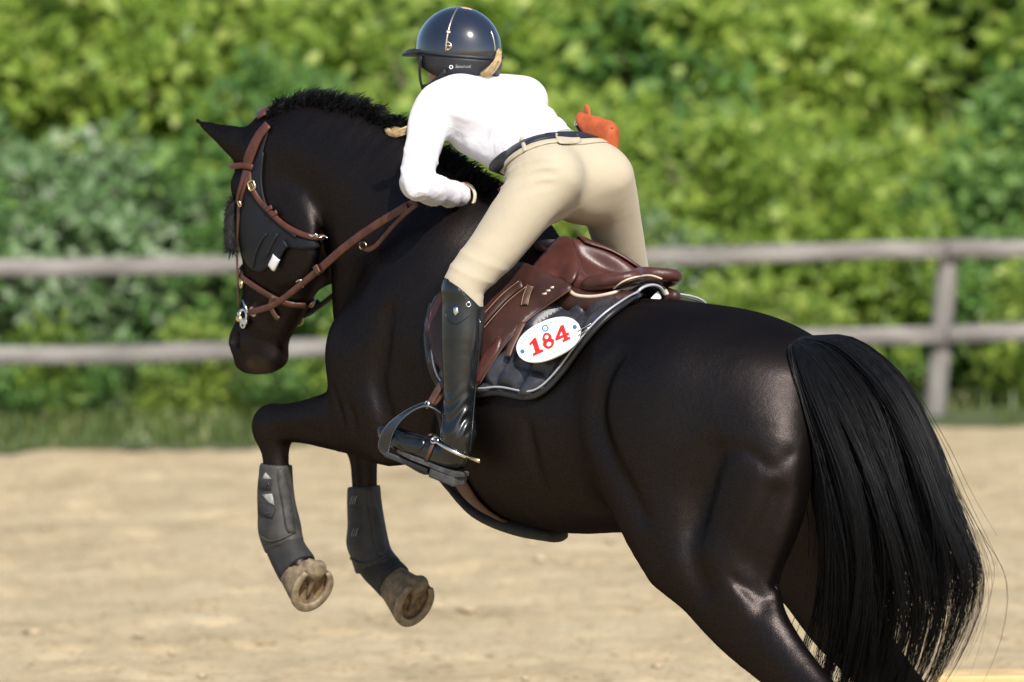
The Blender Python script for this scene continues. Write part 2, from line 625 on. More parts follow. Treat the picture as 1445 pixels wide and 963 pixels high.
def beam(name, a, b, hy, hz, bev=.012, sag=0.0):
    ax = nrm(b - a); up = nrm(np.array([0, 0, 1.0]) - ax * ax[2]) if abs(ax[2]) < .9 else nrm(np.array([0, 1.0, 0]) - ax * ax[1])
    sd_ = np.cross(up, ax)
    L = np.linalg.norm(b - a)
    n = 9
    P = np.array([a + (b - a) * t + up * sag * math.sin(t * math.pi) for t in np.linspace(0, 1, n)]) + RNG.normal(0, .004, (n, 3)) * [0, 1, 1]
    prof = [(hy, -hz + bev * 2), (hy, hz - bev * 2), (hy - bev * 2, hz), (-hy + bev * 2, hz), (-hy, hz - bev * 2), (-hy, -hz + bev * 2), (-hy + bev * 2, -hz), (hy - bev * 2, -hz)]
    V = []; F = []
    for p in P:
        c = (a + b) / 2
        for y, z in prof:
            V.append(p + sd_ * y * RNG.uniform(.96, 1.04) + up * z * RNG.uniform(.96, 1.04))
    k = 8
    for i in range(n - 1):
        for q in range(k):
            F.append((i * k + q, i * k + (q + 1) % k, (i + 1) * k + (q + 1) % k, (i + 1) * k + q))
    F += [tuple(range(k - 1, -1, -1)), tuple((n - 1) * k + q for q in range(k))]
    # object frame along the beam so that the grain follows it
    me = mesh_from(name, [(np.dot(v - a, ax), np.dot(v - a, sd_), np.dot(v - a, up)) for v in V], F, M_FENCE, True)
    o = bpy.data.objects.new(name, me); link(o, fence)
    M = Matrix(((ax[0], sd_[0], up[0], a[0]), (ax[1], sd_[1], up[1], a[1]), (ax[2], sd_[2], up[2], a[2]), (0, 0, 0, 1)))
    o.matrix_basis = Matrix.Translation((0, -22.3, 0)) @ M
    return o
POSTX = [-2340, -1605, -870, -135, 600, 1335, 2070, 2805, 3540]
top_y = lambda px: 378.5 - 30.5 * px / 1445
low_y = lambda px: 503 - 36 * px / 1445
for i in range(len(POSTX) - 1):
    for fn in (top_y, low_y):
        x0, x1 = POSTX[i] + 1.5, POSTX[i + 1] - 1.5
        a = Wd(x0, fn(x0) + 1.5 * ((i * 7) % 3 - 1), fence_y(x0)); b = Wd(x1, fn(x1) + 1.2 * ((i * 5) % 3 - 1), fence_y(x1))
        beam('rail', a, b, .024, .058, .005, -.008)
for i, px in enumerate(POSTX):
    lean = [(-3, 0), (5, 0), (4, 0), (-6, 0), (3, 0), (24, 0), (-5, 0), (4, 0), (-2, 0)][i]
    yb = fence_y(px) + .115
    t_ = Wd(px + 4, top_y(px) - 4, yb); b_ = Wd(px + 4 - lean[0] - 2, 622 - .02 * px, yb)
    b_[2] = -.2
    beam('post', b_, t_, .07, .067, .02)
# ------------------------------------------------------------------ low jump wall beside the track, painted as bricks
jump = empty('jump_wall', Matrix.Translation((2.4, 1.5, 0)))
tag(jump, "low painted brick jump filler with a yellow top board behind the tail", "jump wall")
jx0 = Wd(1318, 950, 1.5)
zt = jx0[2]
M_YELLOW = simple("yellow_board", (0.60, 0.42, 0.19), .6, .15, 8, .2, 60)
M_BRICKP = simple("painted_brick", (0.34, 0.17, 0.09), .8, .35, 9, .4, 60)
M_JOINT = simple("jump_wall_frame", (0.42, 0.34, 0.25), .85, .2, 9)
v, f = box_mesh((jx0[0] + .8 - 2.4, 0, zt - .012), (1, 0, 0), (0, 1, 0), (0, 0, 1), .80, .12, .012, .004); obj('top_board', v, f, M_YELLOW, jump)
v, f = box_mesh((jx0[0] + .8 - 2.4, .02, (zt - .024) / 2), (1, 0, 0), (0, 1, 0), (0, 0, 1), .77, .08, (zt - .03) / 2, .003); obj('frame', v, f, M_JOINT, jump)
rows_ = 4
bh = (zt - .03) / rows_
bme = None
for r_i in range(rows_):
    for k in range(7):
        cx = jx0[0] + .05 + .11 + k * .22 + (.11 if r_i % 2 else 0) - 2.4
        if cx > jx0[0] + 1.5 - 2.4: continue
        if bme is None:
            v, f = box_mesh((0, 0, 0), (1, 0, 0), (0, 1, 0), (0, 0, 1), .104, .012, bh / 2 - .006, .004)
            bme = mesh_from('brick', v, f, M_BRICKP)
        o = bpy.data.objects.new('brick', bme); link(o, jump); o.location = (cx, -.068, bh * (r_i + .5) + .004)

# ------------------------------------------------------------------ hedge and trees
def leaf_mat(name, cols, back, trans=.45, rough=.45):
    m, nt, nn, ll, bs = mat_new(name)
    ge = N(nt, 'ShaderNodeNewGeometry')
    oi = N(nt, 'ShaderNodeObjectInfo')
    ad = N(nt, 'ShaderNodeMath', operation='MULTIPLY_ADD')
    ad.inputs[1].default_value = .3; ad.inputs[2].default_value = -.15
    ll.new(oi.outputs['Random'], ad.inputs[0])
    a2 = N(nt, 'ShaderNodeMath', operation='ADD')
    ll.new(ge.outputs['Random Per Island'], a2.inputs[0]); ll.new(ad.outputs[0], a2.inputs[1])
    r = ramp(nt, [(i / (len(cols) - 1), c) for i, c in enumerate(cols)])
    ll.new(a2.outputs[0], r.inputs[0])
    mx = N(nt, 'ShaderNodeMix', data_type='RGBA')
    ll.new(ge.outputs['Backfacing'], mx.inputs['Factor'])
    ll.new(r.outputs[0], mx.inputs['A']); mx.inputs['B'].default_value = (*back, 1)
    ll.new(mx.outputs['Result'], bs.inputs['Base Color'])
    bs.inputs['Roughness'].default_value = rough
    bs.inputs['Specular IOR Level'].default_value = .4
    tr = N(nt, 'ShaderNodeBsdfTranslucent')
    ll.new(r.outputs[0], tr.inputs['Color'])
    ms = N(nt, 'ShaderNodeMixShader'); ms.inputs[0].default_value = trans
    ll.new(bs.outputs[0], ms.inputs[1]); ll.new(tr.outputs[0], ms.inputs[2])
    out = [n for n in nt.nodes if n.type == 'OUTPUT_MATERIAL'][0]
    ll.new(ms.outputs[0], out.inputs[0])
    return m
M_LEAF_Y = leaf_mat("yellow_green_leaves", [(.18, .29, .05), (.27, .40, .065), (.38, .50, .09), (.53, .61, .16)], (.33, .44, .15), .58)
M_LEAF_G = leaf_mat("mid_green_leaves", [(.08, .18, .045), (.12, .25, .06), (.18, .33, .08), (.29, .43, .13)], (.23, .34, .16), .55)
M_LEAF_S = leaf_mat("silvery_leaves", [(.09, .18, .06), (.14, .25, .09), (.20, .30, .14), (.34, .41, .28)], (.56, .60, .52), .35)
M_LEAF_D = leaf_mat("dark_green_leaves", [(.07, .16, .035), (.11, .22, .045), (.16, .29, .06), (.24, .37, .085)], (.16, .26, .10), .55)
M_BARK = simple("grey_brown_bark", (.10, .075, .055), .9, .3, 12, .8, 40)

def make_crown(seed, R, n_clump, per, leaf, droop=.2):
    r_ = np.random.default_rng(seed)
    C = _unit(r_.normal(size=(n_clump, 3))) * (r_.random((n_clump, 1)) ** .40) * r_.uniform(.85, 1.18, (n_clump, 1))
    C = C * R
    C[:, 2] += R[2]
    cs = r_.uniform(.13, .44, n_clump) * min(R[0], R[1]) ** .5
    P = []; D = []; S = []
    for c, s_ in zip(C, cs):
        k = int(per * r_.uniform(.6, 1.4))
        d = _unit(r_.normal(size=(k, 3)) + [0, 0, .35])
        P.append(c + d * s_ * (r_.random((k, 1)) ** .5) * [1, 1, .8])
        D.append(_unit(d + r_.normal(0, .45, (k, 3)) + [0, -.1, -droop]))
        S.append(leaf * r_.uniform(.6, 1.35, k))
    P = np.concatenate(P); D = np.concatenate(D); S = np.concatenate(S)
    ok = P[:, 2] > .05
    P, D, S = P[ok], D[ok], S[ok]
    n = len(P)
    ref = _unit(np.array([.1, -.75, 1.0]) + r_.normal(0, .45, (n, 3)))     # leaves turn their faces to the light
    U = _unit(np.cross(D, ref)); Nn = np.cross(U, D)
    s_ = S[:, None]
    V = np.stack([P, P + D * s_ * .45 + U * s_ * .32 + Nn * s_ * .07, P + D * s_ * 1.0 - Nn * s_ * .10, P + D * s_ * .45 - U * s_ * .32 + Nn * s_ * .07], 1)
    i = np.arange(n)[:, None] * 4
    F = np.concatenate([i + [0, 1, 2], i + [0, 2, 3]])
    return V.reshape(-1, 3), F, C

def make_trunk(seed, C, R, r0):
    r_ = np.random.default_rng(seed)
    mb = MB()
    top = np.array([0, 0, R[2] * 1.1])
    p = smoothpath([(0, 0, -.15), (r_.normal(0, .05), r_.normal(0, .05), R[2] * .45), (r_.normal(0, .12), r_.normal(0, .12), R[2] * .9), (r_.normal(0, .18), r_.normal(0, .15), R[2] * 1.5)], 4)
    mb.add(*tube_mesh(p, np.linspace(r0, r0 * .3, len(p)), 7))
    idx = r_.choice(len(C), min(14, len(C)), replace=False)
    for k in idx:
        t_ = r_.uniform(.15, .8); b = p[int(t_ * (len(p) - 1))]
        e = C[k]; mid = (b + e) / 2 + [0, 0, .12] + r_.normal(0, .06, 3)
        q = smoothpath([b, mid, e], 4)
        mb.add(*tube_mesh(q, np.linspace(r0 * .5 * (1 - t_ * .6), .006, len(q)), 5))
    return mb
def proto(name, seed, R, nc, per, leaf, lm, r0, droop=.2):
    V, F, C = make_crown(seed, np.array(R, float), nc, per, leaf, droop)
    me = mesh_from('crown', V, F, lm, True)
    mb = make_trunk(seed + 50, C, R, r0)
    mt = mesh_from('trunk', np.concatenate(mb.v), mb.f, M_BARK)
    return (name, me, mt, R)
PR_Y = [proto('leafy_shrub', 1, (1.0, .8, 1.05), 80, 62, .10, M_LEAF_Y, .05), proto('leafy_shrub', 2, (.9, .8, 1.25), 80, 62, .105, M_LEAF_Y, .05)]
PR_G = [proto('leafy_shrub', 3, (1.05, .8, 1.0), 80, 62, .098, M_LEAF_G, .05), proto('leafy_shrub', 4, (.95, .8, 1.2), 80, 62, .11, M_LEAF_G, .05)]
PR_S = [proto('willow_shrub', 5, (.85, .7, .95), 80, 70, .10, M_LEAF_S, .04, .45)]
PR_D = [proto('tree', 6, (1.7, 1.4, 2.6), 170, 66, .13, M_LEAF_D, .11), proto('tree', 7, (1.6, 1.4, 2.5), 170, 66, .13, M_LEAF_G, .11), proto('tree', 10, (1.6, 1.4, 2.6), 170, 66, .13, M_LEAF_Y, .11)]
PR_W = [proto('weed_clump', 8, (.42, .32, .30), 26, 30, .075, M_LEAF_G, .015), proto('weed_clump', 9, (.38, .32, .34), 26, 30, .08, M_LEAF_Y, .015)]
def plant(pr, x, y, sc, rz, label, cat, group, zs=1.0):
    o = empty(pr[0], Matrix.Translation((x, y, .12)) @ Matrix.Rotation(rz, 4, 'Z') @ Matrix.Diagonal((sc, sc, sc * zs, 1)))
    tag(o, label, cat, group)
    for nm, me in (('crown', pr[1]), ('trunk', pr[2])):
        c = bpy.data.objects.new(nm, me); link(c, o)
    return o
LY = ("low bright yellow-green shrub growing close behind the rail fence", "shrub", "yellow-green hedge shrubs")
LG = ("low mid green broad-leaved shrub growing close behind the rail fence", "shrub", "mid green hedge shrubs")
LY2 = ("taller yellow-green leafy shrub rising above the front row of the hedge", "shrub", "tall yellow-green hedge shrubs")
LG2 = ("taller mid green leafy shrub rising above the front row of the hedge", "shrub", "tall mid green hedge shrubs")
LS = ("silvery pale-leaved willow shrub in the hedge behind the rail fence", "shrub", "silvery hedge shrubs")
LW = ("low green weed clump growing at the foot of the rail fence", "weeds", "weeds along the fence foot")
LWY = ("low yellowish weed clump growing at the foot of the rail fence", "weeds", "yellowish weeds along the fence foot")
LD = ("tall dark green tree standing behind the hedge shrubs", "tree", "dark trees behind the hedge")
LD2 = ("tall mid green tree standing behind the hedge shrubs", "tree", "mid green trees behind the hedge")
LD3 = ("tall yellow-green tree standing behind the hedge shrubs", "tree", "yellow-green trees behind the hedge")
r_ = np.random.default_rng(21)
X = lambda px, Y: (px - 722) / FPX * (CAM_D + Y)
# front row: (pixel column, kind, scale)
front = [(-700, 'G', .9), (-420, 'Y', .8), (-190, 'G', .9), (10, 'S', .95), (190, 'S', 1.0), (390, 'G', .85), (560, 'G', .95), (760, 'Y', .9), (900, 'S', .8), (1010, 'Y', .95), (1190, 'Y', .9), (1290, 'G', .7), (1450, 'G', .8), (1620, 'Y', .9), (1850, 'G', .95), (2100, 'G', .9)]
front += [(px, 'GY'[int(px / 10) % 2], .9) for px in list(range(-1900, -750, 215)) + list(range(2300, 3500, 215))]
for px, k, s_ in front:
    Y = 24.25 + (fence_y(px) - 22.3) + r_.uniform(-.2, .35)
    if px in (1290, 1450, 190, 10): Y += .35
    pr = {'Y': PR_Y, 'G': PR_G, 'S': PR_S}[k]
    plant(pr[r_.integers(len(pr))], X(px, Y), Y, s_ * r_.uniform(.9, 1.1), r_.uniform(-.7, .7), *{'Y': LY, 'G': LG, 'S': LS}[k])
mid = [(-820, 'G'), (-560, 'Y'), (-300, 'Y'), (-60, 'Y'), (120, 'Y'), (300, 'Y'), (640, 'Y'), (830, 'G'), (980, 'Y'), (1120, 'Y'), (1400, 'Y'), (1560, 'G'), (1760, 'Y'), (2000, 'G'), (2240, 'Y')]
mid += [(px, 'YG'[int(px / 10) % 2]) for px in list(range(-1900, -850, 235)) + list(range(2460, 3500, 235))]
for px, k in mid:
    Y = 25.9 + (fence_y(px) - 22.3) + r_.uniform(-.3, .4)
    pr = {'Y': PR_Y, 'G': PR_G}[k]
    plant(pr[r_.integers(2)], X(px, Y), Y, 1.38 * r_.uniform(.9, 1.12), r_.uniform(-.7, .7), *{'Y': LY2, 'G': LG2}[k])
for px, k in [(-750, 0), (-330, 2), (60, 2), (400, 0), (640, 1), (900, 2), (1180, 2), (1480, 1), (1800, 2), (2200, 0), (-1100, 1), (-1500, 2), (-1900, 0), (2600, 1), (3000, 2), (3400, 0)]:
    Y = 28.0 + r_.uniform(-.4, .6)
    plant(PR_D[k], X(px, Y), Y, r_.uniform(.95, 1.1), r_.uniform(-.7, .7), *(LD, LD2, LD3)[k])
for px, k in [(-900, 1), (-500, 0), (-120, 0), (230, 0), (560, 0), (880, 0), (1200, 0), (1520, 0), (1900, 0), (2350, 0), (-1300, 0), (-1700, 1), (2800, 0), (3250, 1)]:
    Y = 31.5 + r_.uniform(-.4, .8)
    plant(PR_D[k], X(px, Y), Y, r_.uniform(1.1, 1.3), r_.uniform(-.7, .7), *(LD, LD2)[k])
for i in range(50):
    px = -500 + i * 49 + r_.uniform(-20, 20)
    if abs(px - 1325) < 75 or abs(px - 1180) < 30: continue
    Y = 22.95 + (fence_y(px) - 22.3) + r_.uniform(-1.1 if i % 2 else -.1, .35)
    k = int(r_.integers(2))
    plant(PR_W[k], X(px, Y), Y, r_.uniform(.7, 1.25) * (.5 if i % 2 else 1), r_.uniform(-.7, .7), *(LW, LWY)[k])
# grass along the ragged edge
def grass():
    r_ = np.random.default_rng(33)
    n = 15000
    x = r_.uniform(-8, 8, n)
    y = sand_edge(x) + r_.gamma(1.4, .75, n) - .05
    tuft = vnoise(x * 3, y * 3, 8) + .5
    ok = (y < sand_edge(x) + 2.6) & (r_.random(n) < tuft * 1.6)
    for px_ in POSTX:
        ok &= ~((np.abs(x - X(px_, 22.8)) < .3) & (y < fence_y(px_) + .2))
    x, y = x[ok], y[ok]; n = len(x)
    h = r_.uniform(.04, .15, n) * np.clip((y - sand_edge(x)) * 1.2 + .45, .3, 1.2)
    z = .01 + np.clip((y - sand_edge(x)) / .8, 0, 1) * .06
    d = r_.uniform(0, 6.28, n); w = r_.uniform(.006, .013, n)
    u = np.stack([np.cos(d), np.sin(d), 0 * d], 1); b_ = np.stack([-np.sin(d), np.cos(d), 0 * d], 1) * r_.uniform(.1, .7, n)[:, None]
    P = np.stack([x, y, z], 1)
    up = np.array([0, 0, 1.0])
    V = np.stack([P - u * w[:, None], P + u * w[:, None], P + up * (h * .6)[:, None] + b_ * (h * .25)[:, None] + u * (w * .8)[:, None], P + up * (h * .6)[:, None] + b_ * (h * .25)[:, None] - u * (w * .8)[:, None], P + up * h[:, None] + b_ * h[:, None]], 1)
    i = np.arange(n)[:, None] * 5
    F = np.concatenate([i + [0, 1, 2], i + [0, 2, 3], i + [3, 2, 4]])
    o = obj('grass', V.reshape(-1, 3), F, leaf_mat("grass_blades", [(.06, .11, .02), (.09, .15, .03), (.15, .20, .05), (.24, .24, .09)], (.12, .16, .05), .35), None)
    tag(o, "ragged green grass along the far edge of the sand", "grass", kind='stuff')
grass()
print("background", time.time() - T0)
# ------------------------------------------------------------------ horse
def make_coat():
    m, nt, nn, ll, bs = mat_new("dark_bay_coat")
    tc = N(nt, 'ShaderNodeTexCoord')
    n1 = N(nt, 'ShaderNodeTexNoise'); n1.inputs['Scale'].default_value = 3.0; n1.inputs['Detail'].default_value = 5
    ll.new(tc.outputs['Object'], n1.inputs['Vector'])
    r = ramp(nt, [(0.25, (0.0016, 0.0013, 0.0013)), (0.55, (0.0026, 0.0020, 0.0019)), (0.8, (0.0044, 0.0033, 0.0030))])
    ll.new(n1.outputs['Fac'], r.inputs[0])
    # short hair lying backwards and down: a stretched fine noise
    mp = N(nt, 'ShaderNodeMapping'); mp.inputs['Scale'].default_value = (130, 420, 330); mp.inputs['Rotation'].default_value = (0, 0.6, 0)
    ll.new(tc.outputs['Object'], mp.inputs['Vector'])
    n2 = N(nt, 'ShaderNodeTexNoise'); n2.inputs['Scale'].default_value = 1.0; n2.inputs['Detail'].default_value = 3
    ll.new(mp.outputs[0], n2.inputs['Vector'])
    n3 = N(nt, 'ShaderNodeTexNoise'); n3.inputs['Scale'].default_value = 7.0; n3.inputs['Detail'].default_value = 4
    ll.new(tc.outputs['Object'], n3.inputs['Vector'])
    b1 = N(nt, 'ShaderNodeBump'); b1.inputs['Strength'].default_value = 0.4; b1.inputs['Distance'].default_value = 0.002
    ll.new(n2.outputs['Fac'], b1.inputs['Height'])
    b2 = N(nt, 'ShaderNodeBump'); b2.inputs['Strength'].default_value = 0.55; b2.inputs['Distance'].default_value = 0.012
    ll.new(n3.outputs['Fac'], b2.inputs['Height'])
    ll.new(b1.outputs[0], b2.inputs['Normal'])
    # dark hair with a broad soft gloss that does not rise at grazing angles, as fur has none
    nt.nodes.remove(bs)
    df = N(nt, 'ShaderNodeBsdfDiffuse'); g1 = N(nt, 'ShaderNodeBsdfAnisotropic'); g2 = N(nt, 'ShaderNodeBsdfAnisotropic')
    # tan hair round the lips
    lipc = H(370, 524, .12)
    vd = N(nt, 'ShaderNodeVectorMath', operation='DISTANCE'); vd.inputs[1].default_value = tuple(lipc)
    ll.new(tc.outputs['Object'], vd.inputs[0])
    mr = N(nt, 'ShaderNodeMapRange'); mr.inputs['From Min'].default_value = .022; mr.inputs['From Max'].default_value = .06; mr.inputs['To Min'].default_value = .8; mr.inputs['To Max'].default_value = 0
    ll.new(vd.outputs['Value'], mr.inputs['Value'])
    mxl = N(nt, 'ShaderNodeMix', data_type='RGBA'); mxl.inputs['B'].default_value = (.05, .036, .02, 1)
    ll.new(mr.outputs[0], mxl.inputs['Factor']); ll.new(r.outputs[0], mxl.inputs['A'])
    ll.new(mxl.outputs['Result'], df.inputs['Color'])
    sr = ramp(nt, [(.30, (.0165, .0137, .0133)), (.5, (.0225, .0187, .0182)), (.72, (.030, .0250, .0243))])
    ll.new(n2.outputs['Fac'], sr.inputs[0]); ll.new(sr.outputs[0], g1.inputs['Color'])
    rr = N(nt, 'ShaderNodeMapRange'); rr.inputs['From Min'].default_value = .3; rr.inputs['From Max'].default_value = .7; rr.inputs['To Min'].default_value = 0.32; rr.inputs['To Max'].default_value = 0.45
    ll.new(n1.outputs['Fac'], rr.inputs['Value']); ll.new(rr.outputs[0], g1.inputs['Roughness'])
    g2.inputs['Color'].default_value = (.004, .0034, .0033, 1); g2.inputs['Roughness'].default_value = .55
    a1 = N(nt, 'ShaderNodeAddShader'); a2 = N(nt, 'ShaderNodeAddShader')
    for q in (df, g1, g2): ll.new(b2.outputs[0], q.inputs['Normal'])
    ll.new(df.outputs[0], a1.inputs[0]); ll.new(g1.outputs[0], a1.inputs[1])
    ll.new(a1.outputs[0], a2.inputs[0]); ll.new(g2.outputs[0], a2.inputs[1])
    out = [n for n in nt.nodes if n.type == 'OUTPUT_MATERIAL'][0]
    ll.new(a2.outputs[0], out.inputs[0])
    return m
M_COAT = make_coat()
M_BLACKHAIR = simple("black_hair", (0.004, 0.004, 0.005), 0.48, 0.5, 60, spec=0.22)
M_HOOF = simple("muddy_hoof", (0.16, 0.12, 0.075), 0.85, 0.5, 40, 0.5, 90)
M_SOLE = simple("packed_sand_sole", (0.17, 0.115, 0.06), 0.95, 0.55, 60, 0.8, 110)
M_SHOE = simple("worn_iron_shoe", (0.24, 0.19, 0.125), 0.75, 0.35, 50, 0.4, 120, metal=0.25)

Bx = np.array([0, 1.0, 0])
hf = Field((-1.78, -0.44, -0.03), (1.45, 0.46, 2.12), 0.0115)
# barrel and chest
hf.tube([(H(585, 455), .12, .15), (H(618, 462), .21, .26), (H(672, 492), .255, .355), (H(735, 540), .285, .36), (H(800, 578), .305, .335),
         (H(860, 589), .31, .312), (H(920, 589), .295, .30), (H(985, 575), .265, .262), (H(1050, 565), .23, .22), (H(1100, 575), .15, .165)], Bx, 0.05)
# withers
hf.tube([(H(660, 306), .05, .06), (H(700, 338), .06, .07), (H(750, 398), .07, .07), (H(810, 440), .08, .06)], Bx, 0.12)
# croup ridge and dock
hf.tube([(H(900, 480), .1, .08), (H(985, 492), .12, .085), (H(1055, 510), .11, .085), (H(1110, 535), .07, .07)], Bx, 0.10)
hf.tube([(H(1085, 510), .06, .06), (H(1135, 505), .045, .05), (H(1170, 512), .035, .035)], Bx, 0.06)
# neck
NB = [0.0, .01, .03, .06, .09, .1]
hf.tube([(H(640, 400, NB[0]), .19, .29), (H(590, 340, NB[1]), .155, .24), (H(535, 285, NB[2]), .125, .20), (H(475, 240, NB[3]), .105, .158),
         (H(425, 212, NB[4]), .09, .12), (H(392, 212, NB[5]), .08, .085)], Bx, 0.09)
hf.tube([(H(655, 278), .04, .04), (H(605, 248, .01), .04, .045), (H(545, 210, .03), .038, .048), (H(480, 178, .06), .036, .045), (H(425, 178, .085), .035, .04), (H(396, 185, .1), .04, .03)], Bx, 0.08)
# underside of the neck
hf.tube([(H(515, 350, .05), .06, .07), (H(510, 400, .04), .08, .08), (H(520, 450, .02), .1, .1)], Bx, 0.10)
for s in (1, -1):
    # shoulder blade, point of the shoulder, upper arm
    hf.tube([(H(690 - 60 * s, 350, .11 * s), .07, .09), (H(636 - 50 * s, 430, .155 * s), .085, .13), (H(604 - 62 * s, 500, .185 * s), .085, .13), (H(592 - 66 * s, 548, .195 * s), .08, .12)], Bx, 0.09)
    hf.ell(H(584 - 74 * s, 500, .17 * s), (.105, .085, .13), 0.09)
    hf.ell(H(606 - 46 * s, 585, .17 * s), (.14, .085, .12), 0.08)      # elbow and triceps
    # haunch
    hf.ell(H(958 - 60 * s, 505, .17 * s), (.15, .11, .12), 0.10)       # point of the hip
    hf.ell(H(1026 - 55 * s, 562, .155 * s), (.26, .13, .18), 0.10)     # croup muscle
    hf.tube([(H(1010 - 75 * s, 560, .2 * s), .11, .17), (H(1008 - 82 * s, 640, .225 * s), .115, .19), (H(1022 - 84 * s, 720, .235 * s), .10, .15), (H(1040 - 80 * s, 790, .235 * s), .085, .11)], Bx, 0.12)
    hf.tube([(H(1128 - 40 * s, 560, .10 * s), .09, .12), (H(1132 - 54 * s, 630, .145 * s), .11, .155), (H(1124 - 62 * s, 710, .17 * s), .105, .16), (H(1112 - 68 * s, 790, .185 * s), .09, .13),
             (H(1116 - 68 * s, 850, .19 * s), .072, .105)], Bx, 0.13)
    # gaskin, hock, cannon
    hf.tube([(H(1072 - 74 * s, 800, .22 * s), .08, .13), (H(1118 - 70 * s, 868, .205 * s), .07, .118), (H(1168 - 66 * s, 932, .19 * s), .055, .085), (H(1220 - 64 * s, 985, .18 * s), .045, .062),
             (H(1258 - 62 * s, 1025, .175 * s), .043, .06)], Bx, 0.05)
# hind cannons to the ground (below the picture)
for s in (1, -1):
    hk = H(1258 - 62 * s, 1025, .175 * s)
    ft = np.array([hk[0] - .20, .165 * s, .145])
    hf.tube([(hk, .045, .055), (hk + (ft - hk) * .25, .032, .042), (hk + (ft - hk) * .7, .029, .038), (ft, .036, .042), (ft + [-.03, 0, -.05], .034, .036), (ft + [-.01, 0, -.085], .04, .045)], Bx, 0.03)
    hf.tube([(hk + [-.03, 0, .07], .022, .022), (hk + [-.055, 0, .04], .025, .025), (hk + [-.05, 0, -.02], .022, .03)], Bx, 0.03)
# forelegs, folded
def foreleg(knee, fet, hoofc, b, elbow):
    hf.tube([(elbow, .08, .105), (elbow * .62 + knee * .38 + [0, 0, .01], .07, .088), (elbow * .25 + knee * .75 + [0, 0, .005], .053, .06), (knee, .05, .054)], Bx, 0.06)
    hf.ell(knee + [.012, 0, -.012], (.05, .047, .058), 0.03)
    hf.tube([(knee + [0, 0, -.01], .046, .05), (knee * .76 + fet * .24, .037, .043), (knee * .4 + fet * .6, .033, .04), (fet, .04, .048)], Bx, 0.03)
    hf.tube([(fet, .038, .044), (fet * .45 + hoofc * .55, .034, .034), (hoofc, .046, .04)], Bx, 0.03)
KN_L, FE_L, HO_L = H(386, 598, .17), H(395, 742, .165), H(424, 800, .16)
KN_R, FE_R, HO_R = H(512, 610, -.13), H(517, 764, -.135), H(558, 818, -.14)
foreleg(KN_L, FE_L, HO_L, .17, H(545, 600, .185))
foreleg(KN_R, FE_R, HO_R, -.13, H(672, 612, -.16))
# head
HB = .10
hf.tube([(H(386, 195, HB), .07, .07), (H(384, 235, HB), .092, .115), (H(394, 290, HB), .10, .155), (H(402, 345, HB), .092, .165), (H(394, 395, HB), .076, .135),
         (H(380, 440, HB), .062, .106), (H(366, 476, HB), .06, .09), (H(362, 500, HB), .055, .07)], Bx, 0.05)
for s in (1, -1):
    hf.ell(H(432 - 22 * s, 338, HB + .065 * s), (.115, .032, .135), 0.03)           # cheek
    hf.ell(H(371 - 24 * s, 262, HB + .075 * s), (.05, .03, .035), 0.04)             # brow
    hf.ell(H(352 - 15 * s, 482, HB + .05 * s), (.035, .026, .04), 0.03)             # nostril rim
hf.ell(H(354, 512, HB), (.045, .045, .028), 0.025)                                    # upper lip
hf.ell(H(384, 506, HB), (.048, .042, .034), 0.045)                                     # lower lip and chin
hf.tube([(H(366, 478, HB + .062), .004, .004), (H(352, 500, HB + .06), .009, .009), (H(356, 518, HB + .05), .010, .010), (H(366, 530, HB + .03), .010, .010)], Bx, 0.014, op='s')  # mouth
hf.ell(H(331, 480, HB + .068), (.018, .02, .03), 0.012, op='s')                        # nostril
# ears
for s in (1, -1):
    b0 = HB + .06 * s
    yo = 0 if s > 0 else 14
    e0, e1, e2, e3 = H(372 - 20 * s, 212 + yo, b0), H(354 - 24 * s, 199 + yo, b0 + .015 * s), H(332 - 25 * s, 187 + yo, b0 + .02 * s), H(297 - 25 * s, 168 + yo, b0 + .025 * s)
    hf.tube([(e0, .042, .048), (e1, .034, .044), (e2, .020, .027), (e3, .004, .006)], Bx, 0.03)
# folds and muscle edges on both sides
def groove(pts, r=.012, k=.02):
    P = [p for p in (hit_h(x, y) for x, y in pts) if p is not None]
    if len(P) < 2: return
    n = len(P)
    for q in (1, -1):
        hf.tube([(p * [1, q, 1], max(r * math.sin(math.pi * (i + .4) / (n - .2)), .003), max(r * math.sin(math.pi * (i + .4) / (n - .2)), .003)) for i, p in enumerate(P)], Bx, k, op='s')
def hit(px, py, fld, off=0.0):
    d = ray(px, py)
    o = _CP - HORIG
    o = np.array([o @ FW, o @ LF, o[2]]); dd = np.array([d @ FW, d @ LF, d[2]])
    L = np.linalg.norm(dd); dd = dd / L
    t = np.arange(14.2, 17.8, .004)
    P = o + dd * t[:, None]
    ins = ((P > fld.lo) & (P < fld.lo + (fld.n - 1) * fld.vox)).all(1)
    v = np.where(ins, fld.sample(P), 1.0) - off
    w = np.nonzero(v < 0)[0]
    if len(w) == 0: return None
    i = w[0]
    f = v[i - 1] / (v[i - 1] - v[i] + 1e-9) if i > 0 and v[i - 1] < .9 else 1.0
    return P[i - 1] + (P[i] - P[i - 1]) * f if i > 0 else P[i]
_hit0 = hit
def hit(px, py, fld, off=0.0):
    for e in range(0, 40, 2):
        p = _hit0(px + e, py, fld, off)
        if p is not None: return p
    raise ValueError("no surface at %s %s" % (px, py))
def hit_h(px, py, off=0.0):
    return _hit0(px, py, hf, off)
groove([(872, 500), (848, 540), (842, 590), (856, 640), (884, 690), (905, 730)], .013, .06)       # flank
groove([(548, 440), (540, 490), (532, 540), (545, 590), (560, 630)], .010, .05)                    # behind the shoulder point
groove([(640, 430), (628, 500), (612, 560), (600, 620), (612, 660)], .010, .05)                    # shoulder against ribs
groove([(1118, 640), (1090, 660), (1060, 640), (1035, 632)], .007, .02)                            # crease in the buttock
